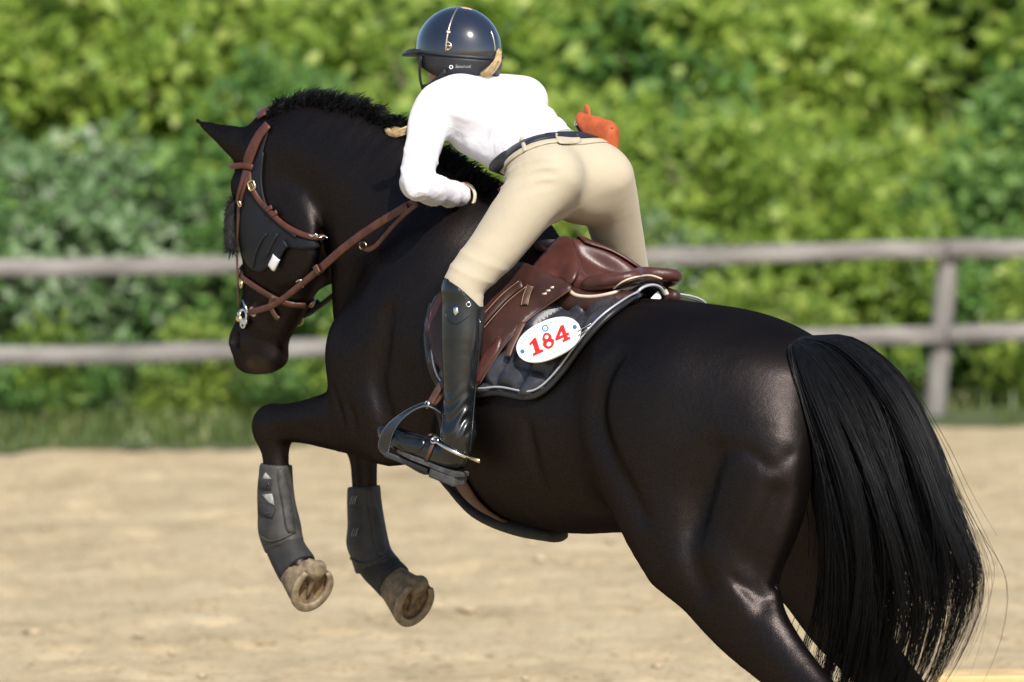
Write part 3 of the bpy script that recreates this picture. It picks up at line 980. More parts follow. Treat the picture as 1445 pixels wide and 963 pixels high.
groove([(1095, 700), (1072, 760), (1060, 800), (1075, 850)], .004, .06)                            # hamstring
groove([(1030, 812), (1060, 830), (1090, 826), (1108, 832)], .006, .018)
groove([(1040, 824), (1066, 842), (1094, 842)], .005, .015)
groove([(1010, 640), (985, 720), (975, 780), (990, 830)], .006, .07)
groove([(468, 540), (478, 575), (485, 600)], .008, .02)                                            # breast and forearm
groove([(482, 552), (497, 585), (500, 612)], .007, .02)
groove([(396, 612), (430, 606), (452, 612)], .006, .02)
groove([(745, 600), (752, 640), (768, 690)], .006, .03)
groove([(450, 330), (462, 380), (455, 420)], .006, .02)
print("horse field", time.time() - T0)
horse = field_obj('horse', hf, M_COAT, None, HMAT, it=2)
tag(horse, "dark bay horse with black mane and tail leaping over the sand", "horse")
print("horse mesh", len(horse.data.polygons), time.time() - T0)
# ------------------------------------------------------------------ hooves
def pt_in_poly(x, y, poly):
    ins = False
    j = len(poly) - 1
    for i in range(len(poly)):
        if (poly[i][1] > y) != (poly[j][1] > y) and x < (poly[j][0] - poly[i][0]) * (y - poly[i][1]) / (poly[j][1] - poly[i][1]) + poly[i][0]:
            ins = not ins
        j = i
    return ins

def hoof_outline(n=28, w=.066, l=.074):
    P = []
    for i in range(n):
        a = 2 * math.pi * i / n
        u, v = math.cos(a), math.sin(a)           # u to the toe
        k = 1.0 if u > 0 else 1 - .12 * u * u
        P.append((l * u * (1.0 if u > 0 else .92) + .0, w * v * k))
    return np.array(P)

def make_hoof(C, n, t, name_parent, coronet, shade=1.0):
    """C centre of the sole, n out of the sole, t to the toe"""
    n = nrm(n); t = nrm(t - n * np.dot(t, n)); l = np.cross(n, t)
    ol = hoof_outline()
    m = len(ol)
    V = []; F = []
    rings = []
    back = nrm(coronet - C)
    Lc = np.linalg.norm(coronet - C)
    for k, (f, sc) in enumerate([(1.0, .70), (.72, .80), (.4, .90), (.15, .97), (0.0, 1.0)]):
        c = C + back * Lc * f
        rings.append([c + (t * u + l * v) * sc for u, v in ol])
    rings.append([C - n * .004 + (t * u + l * v) * .86 for u, v in ol])
    rings.append([C - n * .020 + (t * u + l * v) * .6 for u, v in ol])
    for r in rings: V += r
    for r in range(len(rings) - 1):
        for i in range(m):
            j = (i + 1) % m
            F.append((r * m + i, r * m + j, (r + 1) * m + j, (r + 1) * m + i))
    V.append(C - n * .022); F += [((len(rings) - 1) * m + i, (len(rings) - 1) * m + (i + 1) % m, len(V) - 1) for i in range(m)]
    V = np.array(V) + RNG.normal(0, .0008, (len(V), 3))
    h = obj('hoof', V, F, M_HOOF, name_parent)
    # sole packed with sand
    sv = []; sf_ = []
    for sc, dep in [(.88, .004), (.75, .006), (.55, .010), (.32, .010), (.12, .009)]:
        for u, v in ol:
            q = C + (t * u + l * v) * sc - n * (dep + .003) + n * RNG.normal(0, .0022)
            sv.append(q)
    for r in range(4):
        for i in range(m):
            j = (i + 1) % m
            sf_.append((r * m + i, r * m + j, (r + 1) * m + j, (r + 1) * m + i))
    sf_.append(tuple(4 * m + i for i in range(m)))
    obj('packed_sole', sv, sf_, M_SOLE, h)
    # iron shoe: open towards the heels
    ang = np.linspace(-2.35, 2.35, 30)
    sh = []
    for a in ang:
        u, v = math.cos(a), math.sin(a)
        kk = 1.0 if u > 0 else 1 - .12 * u * u
        po = C + t * .076 * u * (1 if u > 0 else .95) + l * .068 * v * kk
        pi_ = C + t * .053 * u * (1 if u > 0 else 1.2) + l * .046 * v * kk
        sh += [po - n * .002, po + n * .007, po * .9 + pi_ * .1 + n * .009, pi_ * .9 + po * .1 + n * .009, pi_ + n * .007, pi_ - n * .004]
    ff = []
    for i in range(len(ang) - 1):
        for k in range(6):
            k2 = (k + 1) % 6
            ff.append((i * 6 + k, i * 6 + k2, (i + 1) * 6 + k2, (i + 1) * 6 + k))
    ff += [tuple(range(5, -1, -1)), tuple((len(ang) - 1) * 6 + k for k in range(6))]
    obj('horseshoe', sh, ff, M_SHOE, h)
    # frog: a wedge from the heels towards the toe, and the two heel bulbs
    fr = Field(C - .11, C + .11, .004)
    fr.tube([(C - t * .045 - n * .004, .016, .010), (C - t * .010 - n * .006, .010, .008), (C + t * .030 - n * .008, .005, .006)], l, .004)
    for q in (1, -1):
        fr.ell(C - t * .050 + l * .020 * q - n * .020, (.022, .020, .024), .03)
    field_obj('frog', fr, M_HOOF, h, it=3)
    return h

SOLE_N = np.array([-.88, .12, -.44])
TOE = np.array([.42, .0, -.9])
CL = H(440, 829, .15); CR = H(584, 850, -.145)
make_hoof(CL, SOLE_N, TOE, horse, H(411, 797, .16))
make_hoof(CR, np.array([-.88, .05, -.40]), np.array([.35, .1, -.9]), horse, H(553, 819, -.14))
for s in (1, -1):
    hk = H(1258 - 62 * s, 1025, .175 * s)
    ft = np.array([hk[0] - .24, .165 * s, .06])
    make_hoof(np.array([ft[0] + .05, ft[1], .010]), np.array([.0, 0, -1.0]), np.array([1.0, 0, 0]), horse, np.array([ft[0] + .015, ft[1], .075]))

# ------------------------------------------------------------------ hair strands as thin three-sided tubes
def strands(name, paths, r0, mat, parent, tip=.25, at=None):
    """paths: array (n, m, 3)"""
    P = np.asarray(paths, float)
    n, m, _ = P.shape
    T = np.gradient(P, axis=1)
    T = _unit(T)
    ref = _unit(RNG.normal(size=(n, 1, 3)) + 0 * T)
    U = _unit(np.cross(T, ref)); Wv = np.cross(T, U)
    rr = (np.broadcast_to(np.asarray(r0, float).reshape(-1, 1), (n, 1)) * (1 - (1 - tip) * np.linspace(0, 1, m)[None, :] ** 2))[:, :, None]
    V = np.stack([P + rr * (math.cos(a) * U + math.sin(a) * Wv) for a in (0, 2.094, 4.189)], 2)   # n,m,3,3
    V = V.reshape(-1, 3)
    base = (np.arange(n)[:, None] * m + np.arange(m - 1)[None, :]) * 3
    F = []
    for k in range(3):
        k2 = (k + 1) % 3
        F.append(np.stack([base + k, base + k2, base + 3 + k2, base + 3 + k], -1).reshape(-1, 4))
    return obj(name, V, np.concatenate(F), mat, parent, True, at)

def curve_at(C, t):
    """C: (k, d) control rows sampled smoothly at t in 0..1"""
    C = np.asarray(C, float)
    S = smoothpath(C, 12)
    x = np.clip(t, 0, 1) * (len(S) - 1)
    i = np.clip(x.astype(int), 0, len(S) - 2)
    f = (x - i)[:, None]
    return S[i] * (1 - f) + S[i + 1] * f

def Hv(px, py, b):
    """H for arrays"""
    px, py, b = np.broadcast_arrays(px, py, b)
    d = np.stack([(px - W / 2) / FPX, -(py - HPX / 2) / FPX, -np.ones_like(px, float)], -1) @ _R3.T
    t = (b - np.dot(_CP - HORIG, LF)) / (d @ LF)
    p = _CP + d * t[..., None] - HORIG
    return np.stack([p @ FW, b + 0 * t, p[..., 2]], -1)

# ------------------------------------------------------------------ tail
def make_tail():
    left = [(1112, 488), (1106, 530), (1118, 600), (1142, 680), (1158, 760), (1160, 840), (1150, 920), (1135, 1000), (1120, 1060)]
    right = [(1140, 474), (1205, 477), (1272, 530), (1318, 615), (1347, 695), (1372, 762), (1384, 822), (1356, 910), (1296, 1010)]
    n, m = 6800, 26
    t = np.linspace(0, 1, m)
    Lc = curve_at(left, t); Rc = curve_at(right, t)
    nc = 62
    cu = RNG.beta(1.0, 1.05, nc); cv = RNG.uniform(-1, 1, nc)
    cl = RNG.integers(0, nc, n)
    u0 = np.clip(cu[cl] + RNG.normal(0, .05, n), 0, 1)
    v0 = np.clip(cv[cl] + RNG.normal(0, .16, n), -1, 1)
    ue = cu[cl] + RNG.normal(0, .007, n) + RNG.normal(0, .15, nc)[cl]
    ue = np.clip(ue, -.08, 1.02)
    tt = t[None, :]
    u = u0[:, None] * (1 - tt ** 1.2) + ue[:, None] * tt ** 1.2
    wild = RNG.random(n) < .16
    u = u + np.where(wild, np.clip(RNG.normal(0, .16, n), -.4, .16), 0)[:, None] * tt ** 2
    px = Lc[:, 0][None] * (1 - u) + Rc[:, 0][None] * u
    py = Lc[:, 1][None] * (1 - u) + Rc[:, 1][None] * u
    ln = RNG.uniform(.72, 1.0, n)
    ln = np.where(RNG.random(n) < .5, RNG.uniform(.42, .8, n), ln)
    fly = RNG.random(n) < .012
    px = px + np.where(fly, RNG.uniform(-10, 75, n), 0)[:, None] * tt ** 1.8
    # slow waves
    ph = RNG.uniform(0, 6.28, nc)[cl][:, None] + RNG.normal(0, .12, n)[:, None]
    px = px + 13 * np.sin(4.6 * tt + ph) * tt ** 1.3 + 5 * np.sin(11 * tt + 2.1 * ph) * tt
    # thickness: fuller near the top third
    halfw = (.02 + .10 * np.sin(np.clip(tt * 1.15, 0, 1) * math.pi) ** .8)
    rim = np.sqrt(np.clip(1 - (2 * u - 1) ** 2, 0.02, 1))
    b = .03 + .07 * (1 - u) * (1 - tt) + v0[:, None] * halfw * rim
    # cut strands to their own length
    t0 = RNG.uniform(0, .07, n)[:, None]
    ln = np.where(RNG.random(n) < .12, RNG.uniform(.16, .4, n), ln)
    idx = np.clip(t0 + tt * (ln[:, None] - t0), 0, 1) * (m - 1)
    i0 = np.clip(idx.astype(int), 0, m - 2); f = idx - i0
    tk = lambda A: np.take_along_axis(A, i0, 1) * (1 - f) + np.take_along_axis(A, i0 + 1, 1) * f
    P = Hv(tk(px), tk(py), tk(b))
    Q = P.reshape(-1, 3)
    for _ in range(4):
        s_ = hf.sample(Q)
        inside = s_ < .008
        if not inside.any(): break
        g = hf.grad(Q[inside])
        Q[inside] += g * (.009 - s_[inside])[:, None] + np.array([-.002, 0, 0])
    P = Q.reshape(P.shape)
    o = strands('tail', P, RNG.uniform(.0007, .0014, n), M_BLACKHAIR, horse)
    return o
tail = make_tail()

# ------------------------------------------------------------------ mane: short thick hair along the crest
def make_mane():
    crest = [(392, 185, .1), (420, 168, .085), (455, 160, .075), (500, 168, .05), (545, 192, .03), (600, 230, .012), (640, 262, .0), (680, 300, .0)]
    n, m = 5200, 8
    t = RNG.uniform(0, 1, n)
    c = curve_at(crest, t)
    P0 = Hv(c[:, 0], c[:, 1], c[:, 2] + RNG.normal(0, .012, n))
    P0 = hf.onto(P0, -.004)
    g = hf.grad(P0)
    L = RNG.uniform(.022, .052, n) * (0.75 + .45 * np.sin(math.pi * np.clip(t * 1.1, 0, 1)))
    side = np.where(RNG.random(n) < .3, 1, -1) * RNG.uniform(.1, 1.0, n)
    nk = 120
    ck = np.clip((t * nk + RNG.normal(0, .35, n)).astype(int), 0, nk - 1)
    kd = RNG.normal(0, .22, (nk, 3)); kl = RNG.uniform(.75, 1.25, nk); ks = np.clip(RNG.normal(-.5, .5, nk), -1.2, .6)
    L = L * kl[ck]; side = .4 * side + ks[ck]
    clump = 0 * t
    D0 = _unit(g + RNG.normal(0, .09, (n, 3)) + kd[ck] + np.array([-.25, 0, .3]) + np.stack([.25 * clump, 0 * clump, 0 * clump], 1))
    P = np.zeros((n, m, 3)); P[:, 0] = P0
    d = D0
    for k in range(1, m):
        d = _unit(d + np.stack([-.06 + 0 * side, .20 * side, -.16 + 0 * side], 1) * (k / m * 1.5) + RNG.normal(0, .05, (n, 3)))
        P[:, k] = P[:, k - 1] + d * (L / (m - 1))[:, None]
    Q = P.reshape(-1, 3)
    s_ = hf.sample(Q); ins = s_ < -.004
    Q[ins] += hf.grad(Q[ins]) * (.002 - s_[ins])[:, None]
    return strands('mane', Q.reshape(P.shape), RNG.uniform(.0010, .0018, n), M_BLACKHAIR, horse)
make_mane()
print("hair", time.time() - T0)
# ------------------------------------------------------------------ tack
M_LEATHER = simple("oxblood_leather", (0.058, 0.0185, 0.0145), 0.38, 0.25, 25, 0.25, 300, spec=0.4)
M_LEATHER_D = simple("dark_brown_leather", (0.036, 0.0135, 0.0105), 0.42, 0.25, 25, 0.25, 300, spec=0.4)
M_BRIDLE = simple("chestnut_bridle_leather", (0.078, 0.026, 0.017), 0.40, 0.3, 30, 0.2, 300, spec=0.4)
M_STRAPD = simple("brown_strap_leather", (0.07, 0.032, 0.02), 0.5, 0.3, 30, 0.2, 300)
M_STITCH = simple("tan_stitching", (0.26, 0.18, 0.11), 0.6, 0.1, 40)
M_CREAM = simple("cream_piping", (0.50, 0.42, 0.32), 0.55, 0.1, 40)
M_SILVERP = simple("silver_piping", (0.42, 0.43, 0.47), 0.35, 0.1, 40, metal=0.3)
M_BRASS = simple("brass_buckle", (0.75, 0.60, 0.32), 0.28, 0.1, 40, metal=1.0)
M_STEEL = simple("polished_steel", (0.75, 0.74, 0.72), 0.18, 0.08, 40, metal=1.0)
M_PAD = simple("black_quilted_pad", (0.027, 0.028, 0.036), 0.38, 0.3, 30, 0.3, 400, spec=.5)
M_PADEDGE = simple("black_pad_binding", (0.012, 0.012, 0.014), 0.45, 0.2, 30)
M_MASK = simple("navy_mask_cloth", (0.0065, 0.008, 0.013), 0.6, 0.25, 30, 0.3, 600, spec=.3)
M_MASKD = simple("black_mask_binding", (0.005, 0.005, 0.006), 0.7, 0.2, 30)
M_WHITE = simple("white_plastic", (0.82, 0.82, 0.82), 0.4, 0.03, 30)
M_WHITECLOTH = simple("white_tab_cloth", (0.75, 0.74, 0.74), 0.7, 0.05, 30)
M_RED = simple("red_print", (0.55, 0.02, 0.02), 0.5, 0.1, 60)
M_BLUE = simple("blue_print", (0.06, 0.16, 0.34), 0.5, 0.2, 60)
M_PALEBLUE = simple("pale_blue_print", (0.30, 0.50, 0.62), 0.5, 0.2, 60)
M_FLEECE = simple("black_fleece", (0.008, 0.008, 0.008), 0.8, 0.3, 30)
M_STIRRUP = simple("black_stirrup_paint", (0.014, 0.016, 0.019), 0.35, 0.2, 30, coat=0.2)
M_STIRRUP_E = simple("worn_stirrup_edge", (0.09, 0.12, 0.15), 0.4, 0.2, 30, metal=0.3)
M_BOOTDUST = simple("dusty_black_neoprene", (0.030, 0.029, 0.029), 0.65, 0.5, 22, 0.4, 120)
M_REFLECT = simple("pale_grey_patch", (0.27, 0.28, 0.27), 0.5, 0.3, 40)
M_WRAP = simple("black_elastic_wrap", (0.016, 0.016, 0.017), 0.8, 0.3, 40, 0.4, 200)

from mathutils.geometry import delaunay_2d_cdt

def hits(px, py, fld, off=0.0):
    px = np.asarray(px, float); py = np.asarray(py, float)
    o = _CP - HORIG
    o = np.array([o @ FW, o @ LF, o[2]])
    d = np.stack([(px - W / 2) / FPX, -(py - HPX / 2) / FPX, -np.ones_like(px)], -1) @ _R3.T
    dd = _unit(np.stack([d @ FW, d @ LF, d[:, 2]], 1))
    t = np.arange(14.4, 17.6, .008)
    out = np.zeros((len(px), 3)); ok = np.zeros(len(px), bool)
    hi = fld.lo + (fld.n - 1) * fld.vox
    for a in range(0, len(px), 400):
        D = dd[a:a + 400]
        P = o + D[:, None, :] * t[None, :, None]
        ins = ((P > fld.lo) & (P < hi)).all(2)
        v = np.ones(ins.shape)
        v[ins] = fld.sample(P[ins])
        v = v - off
        w = v < 0
        i = w.argmax(1)
        ok[a:a + 400] = w.any(1) & (i > 0)
        i = np.maximum(i, 1)
        r = np.arange(len(D))
        v0, v1 = v[r, i - 1], v[r, i]
        f = np.clip(v0 / np.where(np.abs(v0 - v1) > 1e-9, v0 - v1, 1), 0, 1)
        tt = t[i - 1] + f * .008
        out[a:a + 400] = o + D * tt[:, None]
    return out, ok

def patch(name, poly, fld, off, thick, mat, parent, disp=None, step=6.0, sub=4, mirror=None, hole=None, proj=None, smoothing=2):
    """a sheet of leather or cloth with this outline in the photograph, laid on a surface; mirror: plane b for a second sheet on the other side"""
    P2 = smoothpath(np.array(poly, float), sub, True) if sub > 1 else np.array(poly, float)
    nb = len(P2)
    lo, hi = P2.min(0), P2.max(0)
    pts = [Vector(p) for p in P2]
    xs = np.arange(lo[0], hi[0], step); ys = np.arange(lo[1], hi[1], step)
    pl = [tuple(p) for p in P2]
    for i, x in enumerate(xs):
        for j, y in enumerate(ys):
            xx = x + (step / 2 if j % 2 else 0)
            if pt_in_poly(xx, y, pl):
                if min(np.hypot(P2[:, 0] - xx, P2[:, 1] - y)) > step * .45:
                    pts.append(Vector((xx, y)))
    vo, ed, fa, ov, oe, of = delaunay_2d_cdt(pts, [(i, (i + 1) % nb) for i in range(nb)], [list(range(nb))], 1, 1e-4)
    A = np.array([tuple(v) for v in vo])
    if proj is not None:
        P = proj(A[:, 0], A[:, 1]); G = None; ok = np.ones(len(A), bool)
    else:
        P, ok = hits(A[:, 0], A[:, 1], fld, off)
        if (~ok).any() and ok.any():
            for q in np.nonzero(~ok)[0]:
                k = np.argmin(((A[ok] - A[q]) ** 2).sum(1))
                bq = P[ok][k][1]
                P[q] = H(A[q][0], A[q][1], bq)
    faces = [tuple(f) for f in fa]
    # boundary edges from the faces
    cnt = {}
    for f in faces:
        for i in range(len(f)):
            e = (f[i], f[(i + 1) % len(f)])
            cnt[e] = cnt.get(e, 0) + 1
    bd = [e for e in cnt if (e[1], e[0]) not in cnt]
    bset = set(i for e in bd for i in e)
    if smoothing:
        nbv = {i: set() for i in range(len(A))}
        for f in faces:
            for i in range(len(f)):
                nbv[f[i]].add(f[(i + 1) % len(f)]); nbv[f[(i + 1) % len(f)]].add(f[i])
        for _ in range(smoothing):
            Q = P.copy()
            for i in range(len(A)):
                if i not in bset and nbv[i]:
                    Q[i] = .5 * P[i] + .5 * P[list(nbv[i])].mean(0)
            P = Q
    # normals from the sheet itself, turned to the viewer
    Nn = np.zeros_like(P)
    for f in faces:
        nn = np.cross(P[f[1]] - P[f[0]], P[f[2]] - P[f[0]])
        for i in f: Nn[i] += nn
    Nn = _unit(Nn)
    view = np.array([-math.sin(YAW) * 1.0, math.cos(YAW), 0.05])
    if (Nn @ view).mean() < 0:
        Nn = -Nn
        faces = [f[::-1] for f in faces]; bd = [(b, a) for a, b in bd]
    h = np.full(len(A), thick)
    if disp is not None:
        h = h + disp(A, P)
    hb = np.array([thick * .55 if i in bset else h[i] for i in range(len(A))])
    top = P + Nn * hb[:, None]
    n = len(A)
    V = np.concatenate([top, P - Nn * .001])
    F = list(faces) + [tuple(i + n for i in f[::-1]) for f in faces] + [(b, a, a + n, b + n) for a, b in bd]
    o = obj(name, V, F, mat, parent)
    if mirror is not None:
        V2 = V.copy(); V2[:, 1] = 2 * mirror - V2[:, 1]
        if name == 'quilted_panel': V2[:, 0] += .10 * np.clip((-.12 - V2[:, 0]) / .25, 0, 1)
        o2 = obj(name, V2, [f[::-1] for f in F], mat, parent)
    return o

def strap(name, pts, fld, off, width, thick, mat, parent, sub=5, pull=None):
    """strap along a line of the photograph, lying on a surface"""
    S = smoothpath(np.array(pts, float), sub)
    P, ok = hits(S[:, 0], S[:, 1], fld, off)
    P = P[ok]
    if len(P) < 3: raise ValueError('strap %s misses %s' % (name, pts))
    width = np.interp(np.linspace(0, 1, len(P)), np.linspace(0, 1, np.size(width)), np.ravel(width))
    for _ in range(2):
        P[1:-1] = .5 * P[1:-1] + .25 * (P[:-2] + P[2:])
    G = fld.grad(P)
    v, f = strap_mesh(P, G, width, thick)
    return obj(name, v, f, mat, parent)

def strap3(name, P, Nrm, width, thick, mat, parent, sub=5):
    P = smoothpath(np.array(P, float), sub)
    if callable(Nrm):
        G = Nrm(P)
    else:
        G = np.broadcast_to(np.asarray(Nrm, float), P.shape)
    v, f = strap_mesh(P, G, width, thick)
    return obj(name, v, f, mat, parent)

def line_tube(name, pts, fld, off, r, mat, parent, sub=6, seg=6):
    S = smoothpath(np.array(pts, float), sub)
    P, ok = hits(S[:, 0], S[:, 1], fld, off)
    P = P[ok]
    for _ in range(3):
        P[1:-1] = .5 * P[1:-1] + .25 * (P[:-2] + P[2:])
    v, f = tube_mesh(P, r, seg)
    return obj(name, v, f, mat, parent)

def ring(C, n, u, R1, R2, r, seg=20, squash=None):
    n = nrm(n); u = nrm(u - n * np.dot(u, n)); w = np.cross(n, u)
    return tube_mesh(np.array([C + u * R1 * math.cos(a) + w * R2 * math.sin(a) for a in np.linspace(0, 2 * math.pi, seg, endpoint=False)]), r, 6, closed=True)

def rect_ring(C, n, u, hx, hy, r):
    n = nrm(n); u = nrm(u - n * np.dot(u, n)); w = np.cross(n, u)
    k = .35
    pts = []
    for sx, sy in ((1, 1), (-1, 1), (-1, -1), (1, -1)):
        a, b = C + u * hx * sx + w * hy * sy * (1 - k), C + u * hx * sx * (1 - k) + w * hy * sy
        pts += [a, b] if sx * sy > 0 else [b, a]
    return tube_mesh(np.array(pts), r, 6, closed=True)

mir = lambda p: np.asarray(p, float) * [1, -1, 1]

# --- the surface under the saddle: horse plus panels
def crop_field(f, lo, hi):
    g = Field.__new__(Field)
    i0 = np.clip(np.floor((np.asarray(lo) - f.lo) / f.vox).astype(int), 0, f.n - 1)
    i1 = np.clip(np.ceil((np.asarray(hi) - f.lo) / f.vox).astype(int) + 1, 1, f.n)
    g.lo = f.lo + i0 * f.vox; g.vox = f.vox; g.n = i1 - i0
    g.d = f.d[i0[0]:i1[0], i0[1]:i1[1], i0[2]:i1[2]].copy()
    return g
sup = crop_field(hf, (-.62, -.44, .7), (.55, .44, 1.85))
PANEL = [H(735, 375, .075), H(765, 402, .10), H(805, 426, .115), H(855, 431, .10), H(892, 424, .08)]
PR = [.035, .038, .040, .036, .020]
for q in (1, -1):
    sup.tube([(p * [1, q, 1], r, r) for p, r in zip(PANEL, PR)], Bx, .03)
    # the shape of the saddle tree under the skirts
    sup.tube([(H(790, 360, .02) * [1, q, 1], .03, .045), (H(778, 380, .075) * [1, q, 1], .03, .06), (H(768, 398, .11) * [1, q, 1], .03, .06)], Bx, .05)

padsup = crop_field(hf, (-.62, -.44, .7), (.55, .44, 1.85))
for q in (1, -1):
    padsup.tube([((p - [0, .012, .014]) * [1, q, 1], r * .75, r * .75) for p, r in zip(PANEL, PR)], Bx, .03)
# --- saddle pad
pad = empty('saddle_pad', HMAT)
tag(pad, "black quilted saddle pad with silver piping under the brown saddle", "saddle pad")
def quilt(A, P):
    # rows of scalloped diamonds
    u = (P[:, 0] * .92 - P[:, 2] * .38) / .058; v = (P[:, 2] * .92 + P[:, 0] * .38) / .050
    a = np.abs(np.sin(math.pi * (u + v) / 2 + .35 * np.sin(math.pi * v))); b = np.abs(np.sin(math.pi * (u - v) / 2 + .35 * np.sin(math.pi * v)))
    return .024 * np.clip(np.minimum(a, b), 0, 1) ** .6 - .010
PADPOLY = [(640, 395), (612, 430), (605, 465), (607, 500), (615, 530), (632, 552), (672, 557), (705, 554), (742, 561), (768, 553), (795, 526), (822, 490), (852, 456), (885, 430), (908, 416), (905, 400), (860, 410), (800, 400), (740, 380), (690, 375)]
patch('quilted_panel', PADPOLY, padsup, .006, .010, M_PAD, pad, quilt, step=3.2, mirror=0.0, smoothing=1)
EDGE = [(612, 430), (605, 465), (607, 500), (615, 530), (632, 551), (672, 556), (705, 553), (742, 560), (768, 552), (795, 525), (822, 489), (852, 455), (885, 429), (906, 415)]
edge_o = strap('edge_binding', EDGE, padsup, .007, .022, .012, M_PADEDGE, pad)
PIPE = [(608, 480), (613, 520), (630, 545), (672, 549), (705, 546), (742, 553), (764, 545), (789, 519), (816, 482), (846, 448), (880, 423), (902, 411)]
pipe_o = line_tube('silver_piping', PIPE, padsup, .024, .0030, M_SILVERP, pad)
for src in (edge_o, pipe_o):
    V2 = np.array([tuple(v.co) for v in src.data.vertices]) * [1, -1, 1]
    V2[:, 0] += .10 * np.clip((-.12 - V2[:, 0]) / .25, 0, 1)
    obj(src.name.split('.')[0], V2, [tuple(p.vertices)[::-1] for p in src.data.polygons], src.data.materials[0], pad)
# rear arch of the pad over the spine
aL = np.array([-.315, .06, 1.500])
arch = smoothpath([aL, aL * [1, .6, 1] + [-.006, 0, .022], aL * [1, 0, 1] + [-.010, 0, .030], mir(aL * [1, .6, 1] + [-.006, 0, .022]), mir(aL)], 6)
av = []; af = []
for i, p in enumerate(arch):
    av += [p, p + [.13, 0, .0], p + [.13, 0, .006], p + [0, 0, .008]]
for i in range(len(arch) - 1):
    for k in range(4):
        af.append((i * 4 + k, i * 4 + (k + 1) % 4, (i + 1) * 4 + (k + 1) % 4, (i + 1) * 4 + k))
obj('spine_panel', av, af, M_PAD, pad)
v, f = tube_mesh(arch + [-.002, 0, .004], .0042, 6); obj('silver_piping', v, f, M_SILVERP, pad)
v, f = box_mesh(aL * [1, -.55, 1] + [.006, 0, -.002], (1, 0, 0), (0, 1, -.7), (0, .7, 1), .002, .016, .011, .001); obj('sewn_label', v, f, M_WHITECLOTH, pad)

# --- saddle
saddle = empty('saddle', HMAT)
tag(saddle, "brown leather jumping saddle with cream piping under the rider", "saddle")
slo = np.array([-.50, -.26, 1.33]); shi = np.array([.22, .26, 1.80])
seatF = Field(slo, shi, .0062)
seatF.tube([(H(762, 352), .035, .024), (H(784, 350), .055, .022), (H(806, 366), .075, .022), (H(832, 392), .105, .022), (H(862, 404), .135, .022), (H(884, 403), .138, .024), (H(900, 398), .125, .022)], Bx, .02)
seatF.tube([(H(834, 398, .125), .014, .016), (H(860, 396, .12), .016, .018), (H(893, 391, .078), .018, .018), (H(908, 387, 0), .020, .018), (mir(H(893, 391, .078)), .018, .018), (mir(H(860, 396, .12)), .016, .018), (mir(H(834, 398, .125)), .014, .016)], UP, .035, sub=5)
for q in (1, -1):
    seatF.tube([(H(795, 352, .02) * [1, q, 1], .02, .03), (H(806, 372, .07) * [1, q, 1], .02, .03), (H(815, 396, .11) * [1, q, 1], .02, .025)], Bx, .03)
field_obj('seat', seatF, M_LEATHER, saddle, it=3)
panF = Field(slo, shi, .0062)
for q in (1, -1):
    panF.tube([((p + [0, 0, .006]) * [1, q, 1], r, r * .95) for p, r in zip(PANEL[1:], [.034, .046, .044, .020])], Bx, .01)
field_obj('panel', panF, M_LEATHER_D, saddle, it=2)
# cream edging along the back of the seat
sp = crop_field(sup, sup.lo, sup.lo + (sup.n - 1) * sup.vox)
def mixfield(seat, base):
    X, Y, Z = base.full()
    G = np.stack(np.broadcast_arrays(X, Y, Z), -1).reshape(-1, 3)
    ins = ((G > seat.lo) & (G < seat.lo + (seat.n - 1) * seat.vox)).all(1)
    v = np.full(len(G), .5); v[ins] = seat.sample(G[ins])
    base.d = np.minimum(base.d, v.reshape(base.d.shape)).astype(np.float32)
mixfield(seatF, sp); mixfield(panF, sp)
p1 = line_tube('cream_piping', [(802, 408), (812, 417), (838, 419), (868, 413), (898, 404), (920, 401), (936, 407), (942, 416)], sp, .0, .0055, M_CREAM, saddle)
p2 = line_tube('cream_piping', [(866, 407), (880, 397), (898, 391), (918, 389), (934, 394)], sp, .0, .0032, M_CREAM, saddle)
patch('cantle_leather', [(872, 406), (886, 397), (905, 392), (920, 391), (932, 396), (934, 404), (918, 399), (898, 401)], sp, .001, .004, M_LEATHER_D, saddle, step=4)
FLAP = [(770, 385), (740, 372), (700, 372), (655, 388), (624, 410), (609, 436), (605, 465), (610, 495), (622, 520), (640, 545), (660, 552), (676, 544), (702, 502), (722, 476), (745, 452), (776, 430), (806, 408), (803, 402), (795, 396)]
patch('flap', FLAP, sup, .024, .007, M_LEATHER_D, saddle, step=5, mirror=0.0)
FE = [(609, 436), (605, 465), (610, 495), (622, 520)]
line_tube('flap_edge', [(676, 543), (702, 501), (722, 475), (745, 451), (776, 429), (806, 408)], sup, .030, .0028, M_STRAPD, saddle)
line_tube('flap_edge', FE, sup, .028, .003, M_LEATHER, saddle)
SKIRT = [(733, 399), (745, 385), (765, 362), (783, 341), (796, 335), (807, 341), (814, 356), (817, 376), (813, 392), (803, 404), (795, 398), (783, 398), (768, 405), (752, 406)]
patch('skirt', SKIRT, sp, .006, .008, M_LEATHER, saddle, step=4.5, mirror=0.0, smoothing=6)
